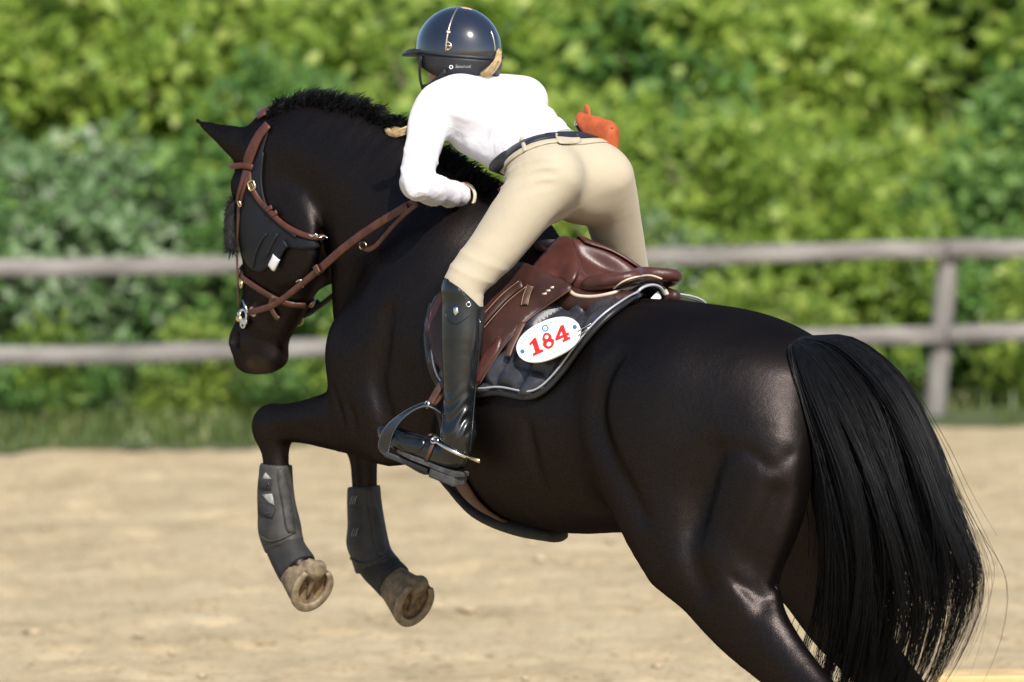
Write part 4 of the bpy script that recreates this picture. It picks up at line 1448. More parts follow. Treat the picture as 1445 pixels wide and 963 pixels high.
# flap details: panel seam, block, keepers
patch('thigh_block', [(709, 478), (697, 485), (684, 499), (675, 520), (674, 541), (683, 531), (694, 514), (705, 496)], sup, .028, .010, M_LEATHER, saddle, step=4)
strap('billet_strap', [(738, 456), (729, 475), (721, 492), (717, 504)], sup, .030, .022, .006, M_STRAPD, saddle)
strap('keeper', [(748, 403), (743, 417), (740, 431)], sup, .033, .022, .005, M_STRAPD, saddle)
for e in (-4.5, 4.5):
    line_tube('stitching', [(748 + e, 404), (743 + e, 417), (740 + e, 431)], sup, .0385, .0009, M_STITCH, saddle)
strap('stirrup_leather', [(737, 400), (715, 417), (695, 438), (676, 460), (655, 490), (640, 520)], sup, .034, .028, .006, M_LEATHER_D, saddle)
for e in ((-5, -4), (5, 4)):
    line_tube('stitching', [(737 + e[0], 401 + e[1]), (715 + e[0], 418 + e[1]), (695 + e[0], 439 + e[1]), (676 + e[0], 461 + e[1])], sup, .0405, .0009, M_STITCH, saddle)
for k in range(3):
    c = hit(768 + 5.5 * k, 415 - 4.5 * k, sup, .031)
    n_ = sup.grad(c[None])[0]
    u_ = nrm(hit(776, 412, sup, .031) - hit(764, 408 + 6, sup, .031))
    v, f = box_mesh(c, u_, np.cross(n_, u_), n_, .008 - .001 * k, .0028, .001); obj('metal_badge', v, f, M_CREAM, saddle)
# stirrup leather down to the iron
SL0, SL1 = hit(636, 530, sup, .040), H(607, 571, .375)
strap3('stirrup_leather', [SL0 + [0, .006, .05], SL0 + [0, .01, 0], SL1 * .5 + SL0 * .5 + [0, .008, 0], SL1], [0, 1, .2], .024, .005, M_STRAPD, saddle)
strap3('stirrup_leather', [SL0 + [-.012, -.006, .05], SL0 + [-.014, -.004, 0], SL1 * .5 + SL0 * .5 + [-.016, -.004, 0], SL1 + [-.006, -.004, 0]], [0, 1, .2], .024, .005, M_BRIDLE, saddle)
def make_stirrup(parent, q=1):
    pts = [H(604, 573, .385), H(580, 581, .405), H(557, 600, .415), (H(545, 620, .415)), H(545, 640, .405), H(575, 652, .37), H(606, 664, .335), H(622, 640, .32), H(628, 612, .325), H(621, 588, .355)]
    P = smoothpath(pts, 5, closed=True)
    C = P.mean(0)
    foot = nrm([1, .1, .15])
    G = _unit(P - C - ((P - C) @ foot)[:, None] * foot)
    n = len(P)
    wid = np.full(n, .034)
    # strap across: width along the foot's direction
    V = []; F = []
    for i in range(n):
        e = nrm(P[(i + 1) % n] - P[i - 1]); g = G[i]; s_ = nrm(np.cross(e, g))
        for x, y in ((-.017, 0), (-.017, .004), (-.012, .006), (.012, .006), (.017, .004), (.017, 0)):
            V.append(P[i] + s_ * x + g * y)
    for i in range(n):
        j = (i + 1) % n
        for k in range(6):
            k2 = (k + 1) % 6
            F.append((i * 6 + k, j * 6 + k, j * 6 + k2, i * 6 + k2))
    V = np.array(V) * [1, q, 1]
    if q < 0: F = [f[::-1] for f in F]
    s_ = obj('stirrup_iron', V, F, M_STIRRUP, parent)
    # bright worn rims
    for side in (-.017, .017):
        pts2 = []
        for i in range(n):
            e = nrm(P[(i + 1) % n] - P[i - 1]); pts2.append(P[i] + nrm(np.cross(e, G[i])) * side + G[i] * .004)
        v, f = tube_mesh(np.array(pts2) * [1, q, 1], .0015, 5, closed=True); obj('worn_rim', v, f, M_STIRRUP_E, s_)
    t0, t1 = H(545, 641, .405) * [1, q, 1], H(606, 665, .335) * [1, q, 1]
    ax = nrm(t1 - t0); up = nrm(np.array([.15, 0, 1]) - ax * np.dot([.15, 0, 1], ax))
    v, f = box_mesh((t0 + t1) / 2, ax, np.cross(up, ax), up, np.linalg.norm(t1 - t0) / 2, .028, .008, .003); obj('tread', v, f, M_STIRRUP, s_)
    c = H(603, 571, .39) * [1, q, 1]
    v, f = ring(c, [.2, 1, 0], [1, 0, 0], .008, .008, .004, 10); obj('eye_pin', v, f, M_STEEL, s_)
make_stirrup(saddle)
make_stirrup(saddle, -1)
strap3('stirrup_leather', [mir(SL0 + [0, .006, .05]), mir(SL0 + [0, .01, 0]), mir(SL1 * .5 + SL0 * .5 + [0, .008, 0]), mir(SL1)], [0, -1, .2], .024, .005, M_STRAPD, saddle)

# --- girth with belly guard
girth = empty('girth', HMAT)
tag(girth, "dark girth with drop shaped black guard under the horse's belly", "girth")
gp = hit(634, 640, hf, .004)
ga = gp[0]
pts = [hit(640, 590, hf, .004), gp]
for bb in (.2, .14, .07, 0):
    zz = hf.cast(np.array([[ga, bb, .75]]), np.array([[0, 0, 1.0]]), .004)[0]
    pts.append(zz)
pts = pts + [mir(p) for p in pts[-2::-1]]
strap3('strap', pts, lambda P: hf.grad(P), .075, .010, M_STRAPD, girth, 6)
pts2 = [p + [.03, 0, 0] for p in pts[:4]]
gf = Field((-.25, -.24, .55), (.55, .24, 1.3), .008)
GA = [H(x, 720)[0] for x in (628, 660, 700, 745, 785)]
GB = hf.cast(np.array([[a, 0, .62] for a in GA]), np.tile([0, 0, 1.0], (5, 1)), .0)
gf.tube([(p + [0, 0, .006 - .020 * (i > 1)], w, t_) for i, (p, w, t_) in enumerate(zip(GB, (.06, .085, .10, .09, .045), (.014, .02, .026, .028, .02)))], Bx, .01)
field_obj('belly_guard', gf, M_WRAP, girth)
print("saddle", time.time() - T0)

# --- number plate
plq_c = hit(775, 480, padsup, .034)
_pp = np.array([hit(x, y, padsup, .034) for x, y in ((735, 498), (814, 462), (762, 458), (788, 502), (775, 480))])
plq_n = nrm(padsup.grad(_pp).mean(0))
plq_c = plq_c + plq_n * max(0.0, ((_pp - plq_c) @ plq_n).max())
def on_plane(px, py, p0, n):
    o = _CP - HORIG; o = np.array([o @ FW, o @ LF, o[2]])
    d = np.stack([(px - W / 2) / FPX, -(py - HPX / 2) / FPX, -np.ones_like(px)], -1) @ _R3.T
    dd = np.stack([d @ FW, d @ LF, d[..., 2]], -1)
    t = ((p0 - o) @ n) / (dd @ n)
    return o + dd * t[..., None]
plate = empty('number_plate', HMAT)
tag(plate, "white oval competition number plate reading 184 pinned to the saddle pad", "number plate")
ANG = rad(-25)
def plq(u, v, lift=0.0):
    """plate coordinates in pixels of the photograph, u along the long axis"""
    u = np.asarray(u, float); v = np.asarray(v, float)
    x = 775 + u * math.cos(ANG) - v * math.sin(ANG); y = 480.5 + u * math.sin(ANG) + v * math.cos(ANG)
    return on_plane(x, y, plq_c, plq_n) + plq_n * lift
def plq_sheet(name, poly, lift, thick, mat, parent, holes=()):
    """flat shape in plate coordinates"""
    pts = []; edges = []
    for pl in [poly] + list(holes):
        b = len(pts)
        pts += [Vector(p) for p in pl]
        edges += [(b + i, b + (i + 1) % len(pl)) for i in range(len(pl))]
    vo, ed, fa, *_ = delaunay_2d_cdt(pts, edges, [], 2 if holes else 1, 1e-5)
    A = np.array([tuple(v) for v in vo])
    fa = [f for f in fa if pt_in_poly(*(A[list(f)].mean(0)), [tuple(p) for p in poly]) and not any(pt_in_poly(*(A[list(f)].mean(0)), [tuple(p) for p in h]) for h in holes)]
    top = plq(A[:, 0], A[:, 1], lift + thick); bot = plq(A[:, 0], A[:, 1], lift)
    n = len(A)
    # orient to the viewer
    f0 = fa[0]; nn = np.cross(top[f0[1]] - top[f0[0]], top[f0[2]] - top[f0[0]])
    if nn @ plq_n < 0: fa = [f[::-1] for f in fa]
    cnt = {(f[i], f[(i + 1) % len(f)]) for f in fa for i in range(len(f))}
    bd = [e for e in cnt if (e[1], e[0]) not in cnt]
    return obj(name, np.concatenate([top, bot]), list(fa) + [tuple(i + n for i in f[::-1]) for f in fa] + [(b, a, a + n, b + n) for a, b in bd], mat, parent, False)
ov = [(47.5 * math.copysign(abs(math.cos(a)) ** .92, math.cos(a)), 26.5 * math.copysign(abs(math.sin(a)) ** .92, math.sin(a))) for a in np.linspace(0, 2 * math.pi, 56, endpoint=False)]
plq_sheet('plate', ov, 0, .004, M_WHITE, plate)
def shift(P, dx, dy, s=1.0, skew=0.0): return [(dx + s * (x + skew * -y), dy + s * y) for x, y in P]
ell_ = lambda cx, cy, rx, ry, n=24: [(cx + rx * math.cos(a), cy + ry * math.sin(a)) for a in np.linspace(0, 2 * math.pi, n, endpoint=False)]
ONE = [(-7, 10), (-7, 7.2), (-3, 6.4), (-3, -5.2), (-7, -3.8), (-7, -6.4), (0.5, -10), (3.2, -10), (3.2, 6.4), (7, 7.2), (7, 10)]
FOUR = [(-1, 10), (-1, 7.4), (1.6, 6.6), (1.6, 4.6), (-9, 4.6), (-9, 1.6), (2.2, -10), (6.4, -10), (6.4, 1.4), (9.4, 1.4), (9.4, 4.6), (6.4, 4.6), (6.4, 6.6), (9.2, 7.4), (9.2, 10)]
FOURH = [(1.6, 1.4), (1.6, -4.0), (-3.6, 1.4)]
E8 = []
for a in np.linspace(0, 2 * math.pi, 40, endpoint=False):
    x, y = math.sin(a), -math.cos(a)
    w = 6.6 if y < 0 else 7.8
    E8.append((x * w * (0.72 + .28 * abs(y) ** .0) * (1 - .22 * math.exp(-((y + .08) / .16) ** 2)), y * 10))
lay = dict(lift=.004, thick=.0012)
DY = 1.5
plq_sheet('numeral', shift(ONE, -19.5, DY, 1.12, .12), .004, .0012, M_RED, plate)
plq_sheet('numeral', shift(E8, -1.0, DY, 1.12, .12), .004, .0012, M_RED, plate, [shift(ell_(0, -4.9, 2.7, 2.7), -1, DY, 1.12, .12), shift(ell_(0, 4.4, 3.3, 3.0), -1, DY, 1.12, .12)])
plq_sheet('numeral', shift(FOUR, 20.0, DY, 1.12, .12), .004, .0012, M_RED, plate, [shift(FOURH, 20.0, DY, 1.12, .12)])
plq_sheet('round_emblem', ell_(3, -16.0, 4.6, 4.6), .004, .0008, M_BLUE, plate, [ell_(3, -16.0, 3.2, 3.2)])
plq_sheet('round_emblem', ell_(3, -16.0, 2.0, 1.6), .004, .0008, M_PALEBLUE, plate)
for cx in (-40, 41.5):
    plq_sheet('pin_hole', ell_(cx, 0, 3.0, 3.0), .004, .0006, M_BLUE, plate)
for k in range(13):      # the small print along the rims, too small to read
    a = rad(-150 + k * 10 if k < 13 else 0)
    cx, cy = 40 * math.cos(a), 21.5 * math.sin(a)
    if abs(cx - 3) < 5: continue
    plq_sheet('small_print', [(cx - 1.5, cy - .9), (cx + 1.5, cy - .9), (cx + 1.5, cy + .9), (cx - 1.5, cy + .9)], .004, .0004, M_PALEBLUE, plate)
for k in range(13):
    a = rad(30 + k * 10)
    cx, cy = 38 * math.cos(a), 20 * math.sin(a)
    plq_sheet('small_print', [(cx - 1.5, cy - .8), (cx + 1.5, cy - .8), (cx + 1.5, cy + .8), (cx - 1.5, cy + .8)], .004, .0004, M_PALEBLUE, plate)
for (x0, y0, x1, y1) in ((815, 468, 834, 457), (816, 474, 832, 462)):
    a_, b_ = on_plane(np.array(x0, float), np.array(y0, float), plq_c + plq_n * .006, plq_n), on_plane(np.array(x1, float), np.array(y1, float), plq_c + plq_n * .006, plq_n)
    v, f = tube_mesh([a_, b_], .0014, 6); obj('safety_pin', v, f, M_STEEL, plate)

# --- bridle
bridle = empty('bridle', HMAT)
tag(bridle, "chestnut leather bridle with brass buckles and reins on the horse's head", "bridle")
def mirH(o_src):
    V2 = np.array([tuple(v.co) for v in o_src.data.vertices]); V2[:, 1] = 2 * HB - V2[:, 1]
    return obj(o_src.name.split('.')[0], V2, [tuple(p.vertices)[::-1] for p in o_src.data.polygons], o_src.data.materials[0], o_src.parent)
s1 = strap('headpiece', [(379, 176), (366, 192), (357, 210), (351, 226), (348, 238)], hf, .006, np.interp(np.linspace(0, 1, 21), [0, .5, .8, 1], [.03, .034, .034, .018]), .006, M_BRIDLE, bridle)
P_ = [tuple(v.co) for v in s1.data.vertices]
crown = smoothpath([H(379, 176, HB + .045), H(383, 171, HB), H(379, 176, HB + .045) * [1, 0, 1] + [0, 2 * HB - (HB + .045), 0]], 8)
crown = hf.onto(crown, .006)
v, f = strap_mesh(crown, hf.grad(crown), .03, .006); obj('headpiece', v, f, M_BRIDLE, bridle)
mirH(s1)
bb0 = [hit(358, 237, hf, .008), hit(345, 234, hf, .008)]
bb_pts = np.array(bb0 + [H(331, 234, HB + .065), H(332, 236, HB + .02)])
bb_pts = np.concatenate([bb_pts, (bb_pts * [1, -1, 1] + [0, 2 * HB, 0])[::-1]])
bbp = hf.onto(smoothpath(bb_pts, 6), .010)
v, f = strap_mesh(bbp, hf.grad(bbp), .017, .006); obj('browband', v, f, M_BRIDLE, bridle)
c1 = strap('cheekpiece', [(346, 238), (342, 256), (337, 274), (335, 286)], hf, .006, .012, .004, M_BRIDLE, bridle)
c2 = strap('cheekpiece', [(349, 240), (347, 258), (342, 276), (340, 288)], hf, .007, .010, .004, M_BRIDLE, bridle)
c3 = strap('cheekpiece', [(338, 288), (336, 320), (335, 350), (336, 375), (336, 398), (338, 432)], hf, .006, .014, .005, M_STRAPD, bridle)
for c in (c1, c3): mirH(c)
t1 = strap('throat_strap', [(352, 241), (352, 254), (356, 266), (366, 283), (382, 300), (400, 317), (422, 329), (442, 335), (458, 335)], hf, .006, .016, .005, M_BRIDLE, bridle)
mirH(t1)
for (x, y, sz, m_) in ((355, 262, .013, M_BRASS), (338, 288, .007, M_BRASS), (340, 401, .010, M_BRASS)):
    c = hit(x, y, hf, .012); n_ = hf.grad(c[None])[0]
    v, f = rect_ring(c, n_, np.array([.4, 0, 1]), sz, sz * .8, .0026); obj('buckle', v, f, m_, bridle)
strap('keeper', [(376, 298), (384, 292)], hf, .010, .014, .004, M_BRIDLE, bridle)
strap('keeper', [(383, 305), (391, 299)], hf, .010, .014, .004, M_BRIDLE, bridle)
n1 = strap('noseband', [(335, 386), (345, 394), (362, 406), (380, 417), (395, 425), (412, 430), (430, 431)], hf, .006, .017, .005, M_BRIDLE, bridle)
mirH(n1)
nb = hf.onto(smoothpath([hit(336, 387, hf, .006), H(331, 380, HB + .03), H(331, 376, HB), H(331, 380, HB + .03) * [1, -1, 1] + [0, 2 * HB, 0], (hit(336, 387, hf, .006) * [1, -1, 1] + [0, 2 * HB, 0])], 6), .008)
v, f = strap_mesh(nb, hf.grad(nb), .024, .005); obj('noseband', v, f, M_STRAPD, bridle)
strap('flash_strap', [(386, 418), (382, 432), (389, 446), (394, 450)], hf, .008, .014, .005, M_STRAPD, bridle)
# bit: cheek ring and lever
bc = hit(343, 446, hf, .010)
bn = hf.grad(bc[None])[0]
bit = empty('bit'); bit.parent = bridle
for args in ((bc, .018, .018, .0042), (bc + [0, 0, -.022] - bn * 0, .011, .011, .004)):
    v, f = ring(args[0], bn, [0, 0, 1], args[1], args[2], args[3], 16); obj('ring', v, f, M_STEEL, bit)
l0, l1 = hit(343, 424, hf, .012), hit(350, 441, hf, .014)
v, f = tube_mesh([l0, l1], .004, 8); obj('lever', v, f, M_STEEL, bit)
for (x, y, r) in ((337, 450, .012), (345, 454, .014), (338, 443, .009)):
    c = hit(x, y, hf, .012)
    fb = Field(c - .03, c + .03, .003); fb.ell(c, (r, .006, r * .8), .003); field_obj('boss', fb, M_BRASS if x == 337 else M_STEEL, bit, it=1)
b2 = bc * [1, -1, 1] + [0, 2 * HB, 0]
v, f = ring(b2, bn * [1, -1, 1], [0, 0, 1], .018, .018, .0042, 16); obj('ring', v, f, M_STEEL, bit)
v, f = tube_mesh([bc - bn * .02, b2 + bn * [-1, 1, -1] * .02], .007, 8); obj('mouthpiece', v, f, M_STEEL, bit)
# small silver bits on jaw
for pts in (((436, 331), (441, 334), (446, 331), (450, 334)), ((446, 331), (450, 336), (457, 333), (462, 336)), ((418, 398), (424, 395), (430, 400)), ((424, 395), (422, 403), (428, 405))):
    S, ok = hits(np.array([p[0] for p in pts], float), np.array([p[1] for p in pts], float), hf, .010)
    S = S[ok]
    if len(S) > 1:
        v, f = tube_mesh(smoothpath(S, 4) if len(S) > 2 else S, .0022, 6); obj('link', v, f, M_STEEL, bridle)

# reins: from the bit to the hand, hanging clear of the neck
REIN_END = np.array([.30, .14, 1.72])
def rein(name, pts, b0, b1, width, mat, off=.008, parent=bridle):
    S = smoothpath(np.array(pts, float), 6)
    k = np.linspace(0, 1, len(S))
    b = b0 + (b1 - b0) * k
    P = Hv(S[:, 0], S[:, 1], b)
    Q, ok = hits(S[:, 0], S[:, 1], hf, off)
    for i in range(len(S)):
        if ok[i] and Q[i][1] > P[i][1]: P[i] = Q[i]       # the nearer of the two
    for _ in range(6):
        P[1:-1] = .5 * P[1:-1] + .25 * (P[:-2] + P[2:])
    G = np.tile(nrm([-.35, 1, .1]), (len(P), 1))
    v, f = strap_mesh(P, G, width, .005)
    return obj(name, v, f, mat, parent)
rein('rein', [(352, 441), (385, 432), (415, 410), (446, 384), (480, 357), (510, 333), (545, 309), (575, 290), (592, 282)], HB + .09, .22, .018, M_BRIDLE, .010)
rein('rein', [(452, 380), (480, 355), (510, 332), (545, 309), (575, 291)], HB + .115, .225, .024, M_BRIDLE, .014)
rein('rein_loop', [(510, 345), (518, 353), (532, 347), (550, 325), (570, 304), (590, 288)], .19, .23, .014, M_BRIDLE, .012)
c = H(512, 347, .2); q_, okk = hits([512.0], [347.0], hf, .016); c = q_[0] if okk[0] else c
v, f = ring(c, [-.3, 1, 0], [1, 0, 0], .011, .009, .0028, 12); obj('ring', v, f, M_BRASS, bridle)
v, f = rect_ring(hit(357, 440, hf, .018) if hit(357, 440, hf, .018) is not None else bc, bn, [1, 0, .3], .014, .010, .003); obj('buckle', v, f, M_BRASS, bridle)
c = Hv(448.0, 381.0, HB + .12)
v, f = box_mesh(c, nrm(H(455, 374, .21) - H(440, 388, .21)), (-.35, 1, .1), np.cross(nrm(H(455, 374, .21) - H(440, 388, .21)), nrm([-.35, 1, .1])), .009, .008, .013, .003); obj('rein_stop', v, f, M_STRAPD, bridle)
# rein of the other side, seen under the throat
rr = [H(428, 446, .02), H(440, 440, .015), H(462, 424, -.02), H(488, 405, -.07), H(540, 380, -.15), H(600, 345, -.2), H(660, 300, -.14)]
strap3('rein', rr, [-.35, 1, .1], .016, .005, M_STRAPD, bridle)
strap3('rein', [H(426, 441, .022), H(440, 436, .02), H(452, 428, .0)], [-.35, 1, .1], .026, .010, M_MASKD, bridle)
v, f = ring(H(420, 452, .035), [-.3, 1, 0], [1, 0, 0], .018, .016, .0026, 16); obj('ring', v, f, M_BRASS, bridle)

# sheepskin on the cheekpieces
def fleece(parent, q):
    pts = [(331, 281), (327, 300), (325, 330), (327, 356)]
    c = curve_at(pts, np.linspace(0, 1, 12))
    P = Hv(c[:, 0], c[:, 1], np.full(12, HB + .085))
    if q < 0: P = P * [1, -1, 1] + [0, 2 * HB, 0]
    v, f = tube_mesh(P, np.array([.008, .014, .017, .018, .018, .018, .018, .018, .018, .017, .014, .008]), 10)
    o = obj('sheepskin', v, f, M_FLEECE, parent)
    n = 1500
    t = RNG.uniform(0, 11, n); i = t.astype(int).clip(0, 10); fr_ = (t - i)[:, None]
    base = P[i] * (1 - fr_) + P[i + 1] * fr_
    d = _unit(RNG.normal(size=(n, 3)) * [1, 1, .5])
    L = RNG.uniform(.016, .027, n)[:, None]
    pp = np.stack([base + d * .008, base + d * L * .7, base + d * L + [0, 0, -.004]], 1)
    strands('fleece_hair', pp, .0014, M_FLEECE, o)
fleece(bridle, 1); fleece(bridle, -1)

# --- fly mask
mask = empty('fly_mask', HMAT)
tag(mask, "dark navy fly mask with a white tab on the horse's face", "fly mask")
MASK = [(379, 184), (370, 200), (360, 226), (352, 240), (341, 246), (338, 270), (337, 300), (338, 335), (343, 362), (353, 378), (366, 384), (378, 378), (392, 362), (404, 350), (428, 352), (448, 350), (455, 341), (440, 338), (418, 333), (398, 319), (380, 300), (371, 277), (368, 250), (371, 215)]
patch('mask_cloth', MASK, hf, .003, .0016, M_MASK, mask, step=4.5, mirror=HB)
for pts in ([(357, 378), (360, 360), (368, 342), (376, 330)], [(376, 362), (384, 345), (392, 330)], [(371, 215), (368, 250), (371, 277), (380, 300), (398, 319), (418, 334)]):
    strap('binding', pts, hf, .006, .007, .003, M_MASKD, mask)
strap('loop', [(404, 343), (397, 352), (391, 364)], hf, .008, .026, .007, M_MASK, mask)
strap('white_tab', [(391, 363), (388, 370), (384, 378)], hf, .011, .028, .008, M_WHITECLOTH, mask)

# --- boots on the forelegs
def tendon_boot(st, label, patches, n_out):
    t = empty('tendon_boot', HMAT)
    tag(t, label, "horse boot", "boots on the horse's forelegs")
    P = np.array([s_[0] for s_ in st])
    lo, hi = P.min(0) - .09, P.max(0) + .09
    fb = Field(lo, hi, .006)
    fb.tube(st, Bx, .01, sub=5)
    G_ = np.stack(np.broadcast_arrays(*fb.full()), -1).reshape(-1, 3)
    fb.put((slice(None),) * 3, (hf.sample(G_) - .009).reshape(fb.d.shape).astype(np.float32), .01)
    # hollow cut at top and bottom
    e0 = nrm(P[0] - P[1]); e1 = nrm(P[-1] - P[-2])
    X, Y, Z = fb.full()
    fb.d = np.maximum(fb.d, (X - P[0][0]) * e0[0] + (Y - P[0][1]) * e0[1] + (Z - P[0][2]) * e0[2] - .004).astype(np.float32)
    fb.d = np.maximum(fb.d, (X - P[-1][0]) * e1[0] + (Y - P[-1][1]) * e1[1] + (Z - P[-1][2]) * e1[2] - .012).astype(np.float32)
    sh = field_obj('shell', fb, M_BOOTDUST, t, it=2)
    return t, fb
bl, blF = tendon_boot([(H(388, 657, .168), .038, .044), (H(387, 690, .168), .044, .053), (H(390, 725, .166), .047, .060), (H(392, 748, .165), .050, .062), (H(398, 768, .163), .048, .060)],
    "dusty black tendon boot with pale patches on the foreleg with the raised knee", None, None)
br, brF = tendon_boot([(H(512, 688, -.133), .042, .046), (H(514, 715, -.134), .046, .053), (H(518, 745, -.135), .048, .058), (H(520, 772, -.135), .051, .062), (H(526, 798, -.136), .048, .060)],
    "plain dusty black tendon boot on the foreleg behind the rider's stirrup", None, None)
patch('reflective_patch', [(369, 677), (375, 667), (383, 676)], blF, .001, .003, M_REFLECT, bl, step=4, sub=1)
patch('reflective_patch', [(370, 698), (384, 697), (388, 714), (378, 709)], blF, .001, .003, M_REFLECT, bl, step=4, sub=1)
strap('strap', [(367, 683), (376, 684), (383, 685)], blF, .001, .028, .005, M_WRAP, bl)
strap('strap', [(366, 718), (376, 721), (387, 725)], blF, .001, .030, .005, M_WRAP, bl)
patch('tendon_guard', [(391, 668), (400, 664), (408, 690), (414, 730), (416, 752), (404, 748), (398, 715)], blF, .001, .005, M_BOOTDUST, bl, step=5)
line_tube('rolled_edge', [(368, 757), (380, 764), (398, 760), (417, 750)], blF, .001, .004, M_BOOTDUST, bl)
for y in (682, 722):
    c = hit(377, y + 2, blF, .007); v, f = ring(c, blF.grad(c[None])[0], [0, 0, 1], .004, .004, .002, 10); obj('stud', v, f, M_STIRRUP, bl)
patch('tendon_guard', [(516, 695), (526, 692), (533, 715), (542, 755), (545, 782), (530, 780), (524, 745)], brF, .001, .005, M_BOOTDUST, br, step=5)
for (x, y) in ((494, 700), (496, 745)):
    for k in range(3):
        line_tube('stitching', [(x + 3 * k, y + 12), (x + 1 + 3 * k, y + 6), (x + 4 + 3 * k, y)], brF, .001, .0012, M_REFLECT, br, sub=3)
line_tube('rolled_edge', [(495, 788), (510, 796), (530, 792), (546, 783)], brF, .001, .004, M_BOOTDUST, br)
def wrap(pts, label):
    P = np.array([p[0] for p in pts])
    fb = Field(P.min(0) - .08, P.max(0) + .08, .006)
    fb.tube(pts, Bx, .01, sub=3)
    G_ = np.stack(np.broadcast_arrays(*fb.full()), -1).reshape(-1, 3)
    fb.put((slice(None),) * 3, (hf.sample(G_) - .007).reshape(fb.d.shape).astype(np.float32), .01)
    e0 = nrm(P[0] - P[1]); e1 = nrm(P[-1] - P[-2])
    X, Y, Z = fb.full()
    fb.d = np.maximum(fb.d, (X - P[0][0]) * e0[0] + (Y - P[0][1]) * e0[1] + (Z - P[0][2]) * e0[2]).astype(np.float32)
    fb.d = np.maximum(fb.d, (X - P[-1][0]) * e1[0] + (Y - P[-1][1]) * e1[1] + (Z - P[-1][2]) * e1[2]).astype(np.float32)
    o = field_obj('pastern_wrap', fb, M_WRAP, None, HMAT, it=1)
    tag(o, label, "leg wrap", "wraps above the horse's front hooves")
    return o
wrap([(H(393, 765, .163), .043), (H(399, 776, .162), .046), (H(408, 791, .161), .050), (H(419, 807, .16), .055)], "black elastic wrap above the hoof under the boot with pale patches")
wrap([(H(522, 793, -.136), .044), (H(532, 804, -.137), .046), (H(542, 814, -.138), .046), (H(556, 826, -.139), .050)], "black elastic wrap above the hoof under the plain boot")
print("tack", time.time() - T0)
# ------------------------------------------------------------------ rider
M_SKIN = simple("skin", (0.55, 0.32, 0.24), 0.5, 0.08, 30)
M_HAIR = simple("blonde_hair", (0.58, 0.43, 0.23), 0.4, 0.3, 80)
def cloth(name, col, rough, fold=.5, fscale=9.0, weave=.15, sheen=.1, stretch=(1, 1, 1)):
    m, nt, nn, ll, bs = mat_new(name)
    tc = N(nt, 'ShaderNodeTexCoord')
    mp = N(nt, 'ShaderNodeMapping'); mp.inputs['Scale'].default_value = stretch
    ll.new(tc.outputs['Object'], mp.inputs['Vector'])
    n1 = N(nt, 'ShaderNodeTexNoise'); n1.inputs['Scale'].default_value = fscale; n1.inputs['Detail'].default_value = 3; n1.inputs['Distortion'].default_value = 0.6
    ll.new(mp.outputs[0], n1.inputs['Vector'])
    n2 = N(nt, 'ShaderNodeTexNoise'); n2.inputs['Scale'].default_value = 500; n2.inputs['Detail'].default_value = 2
    ll.new(tc.outputs['Object'], n2.inputs['Vector'])
    b1 = N(nt, 'ShaderNodeBump'); b1.inputs['Strength'].default_value = fold; b1.inputs['Distance'].default_value = .012
    b2 = N(nt, 'ShaderNodeBump'); b2.inputs['Strength'].default_value = weave; b2.inputs['Distance'].default_value = .001
    ll.new(n1.outputs['Fac'], b1.inputs['Height']); ll.new(n2.outputs['Fac'], b2.inputs['Height'])
    ll.new(b1.outputs[0], b2.inputs['Normal']); ll.new(b2.outputs[0], bs.inputs['Normal'])
    n3 = N(nt, 'ShaderNodeTexNoise'); n3.inputs['Scale'].default_value = 5
    ll.new(tc.outputs['Object'], n3.inputs['Vector'])
    r = ramp(nt, [(.3, tuple(c * .93 for c in col)), (.7, tuple(min(1, c * 1.05) for c in col))])
    ll.new(n3.outputs['Fac'], r.inputs[0]); ll.new(r.outputs[0], bs.inputs['Base Color'])
    bs.inputs['Roughness'].default_value = rough
    bs.inputs['Specular IOR Level'].default_value = .25
    bs.inputs['Sheen Weight'].default_value = sheen
    return m
M_SHIRT = cloth("white_shirt_cloth", (0.66, 0.655, 0.70), 0.75, .7, 14)
M_BREECH = cloth("beige_breeches_cloth", (0.41, 0.355, 0.26), 0.8, .2, 9)
M_BELT = simple("navy_belt", (0.012, 0.014, 0.024), 0.5, 0.2, 60, 0.4, 200)
M_BOOT = simple("black_boot_leather", (0.007, 0.008, 0.009), 0.24, 0.3, 20, 0.15, 200, spec=0.5, coat=.25)
M_BOOTSOLE = simple("worn_boot_sole", (0.05, 0.05, 0.052), 0.7, 0.4, 40, 0.3, 120)
M_HELMET = simple("gloss_navy_helmet", (0.010, 0.014, 0.026), 0.12, 0.2, 12, spec=0.6, coat=1.0)
M_HELMBAND = simple("matte_black_helmet_band", (0.015, 0.016, 0.021), 0.5, 0.2, 40, 0.3, 300)
M_TRIM = simple("champagne_metal_trim", (0.55, 0.47, 0.36), 0.3, 0.1, 40, metal=0.9)
M_ORANGE = simple("orange_leather", (0.36, 0.078, 0.024), 0.6, 0.25, 30, 0.6, 60, spec=.3)
M_GLOVE = simple("cream_glove", (0.55, 0.46, 0.33), 0.6, 0.15, 40)
M_NAVYVEST = simple("navy_cloth", (0.008, 0.009, 0.014), 0.7, 0.2, 40)

rlo, rhi = np.array([-.34, -.48, .80]), np.array([.66, .52, 2.34])
def newF(lo=rlo, hi=rhi, vox=.0062): return Field(lo, hi, vox)

# key points in the horse's frame
PEL = H(790, 236, 0); WAI = H(770, 212, 0); CHE = H(700, 158, 0); SHO = H(680, 134, 0)
HIPL = H(775, 246, .10); KNEL = H(655, 408, .315); ANKL = H(647, 612, .355)
HIPR = mir(HIPL); KNER = mir(KNEL); ANKR = mir(ANKL)
SHL = H(611, 157, .175); ELL = H(587, 262, .29); WRL = H(648, 277, .10)
SHR = mir(SHL); ELR = mir(ELL); WRR = mir(WRL)
HAL = WRL + nrm(WRL - ELL) * .05 + np.array([.01, 0, -.012])
HEADC = H(648, 66, .03)

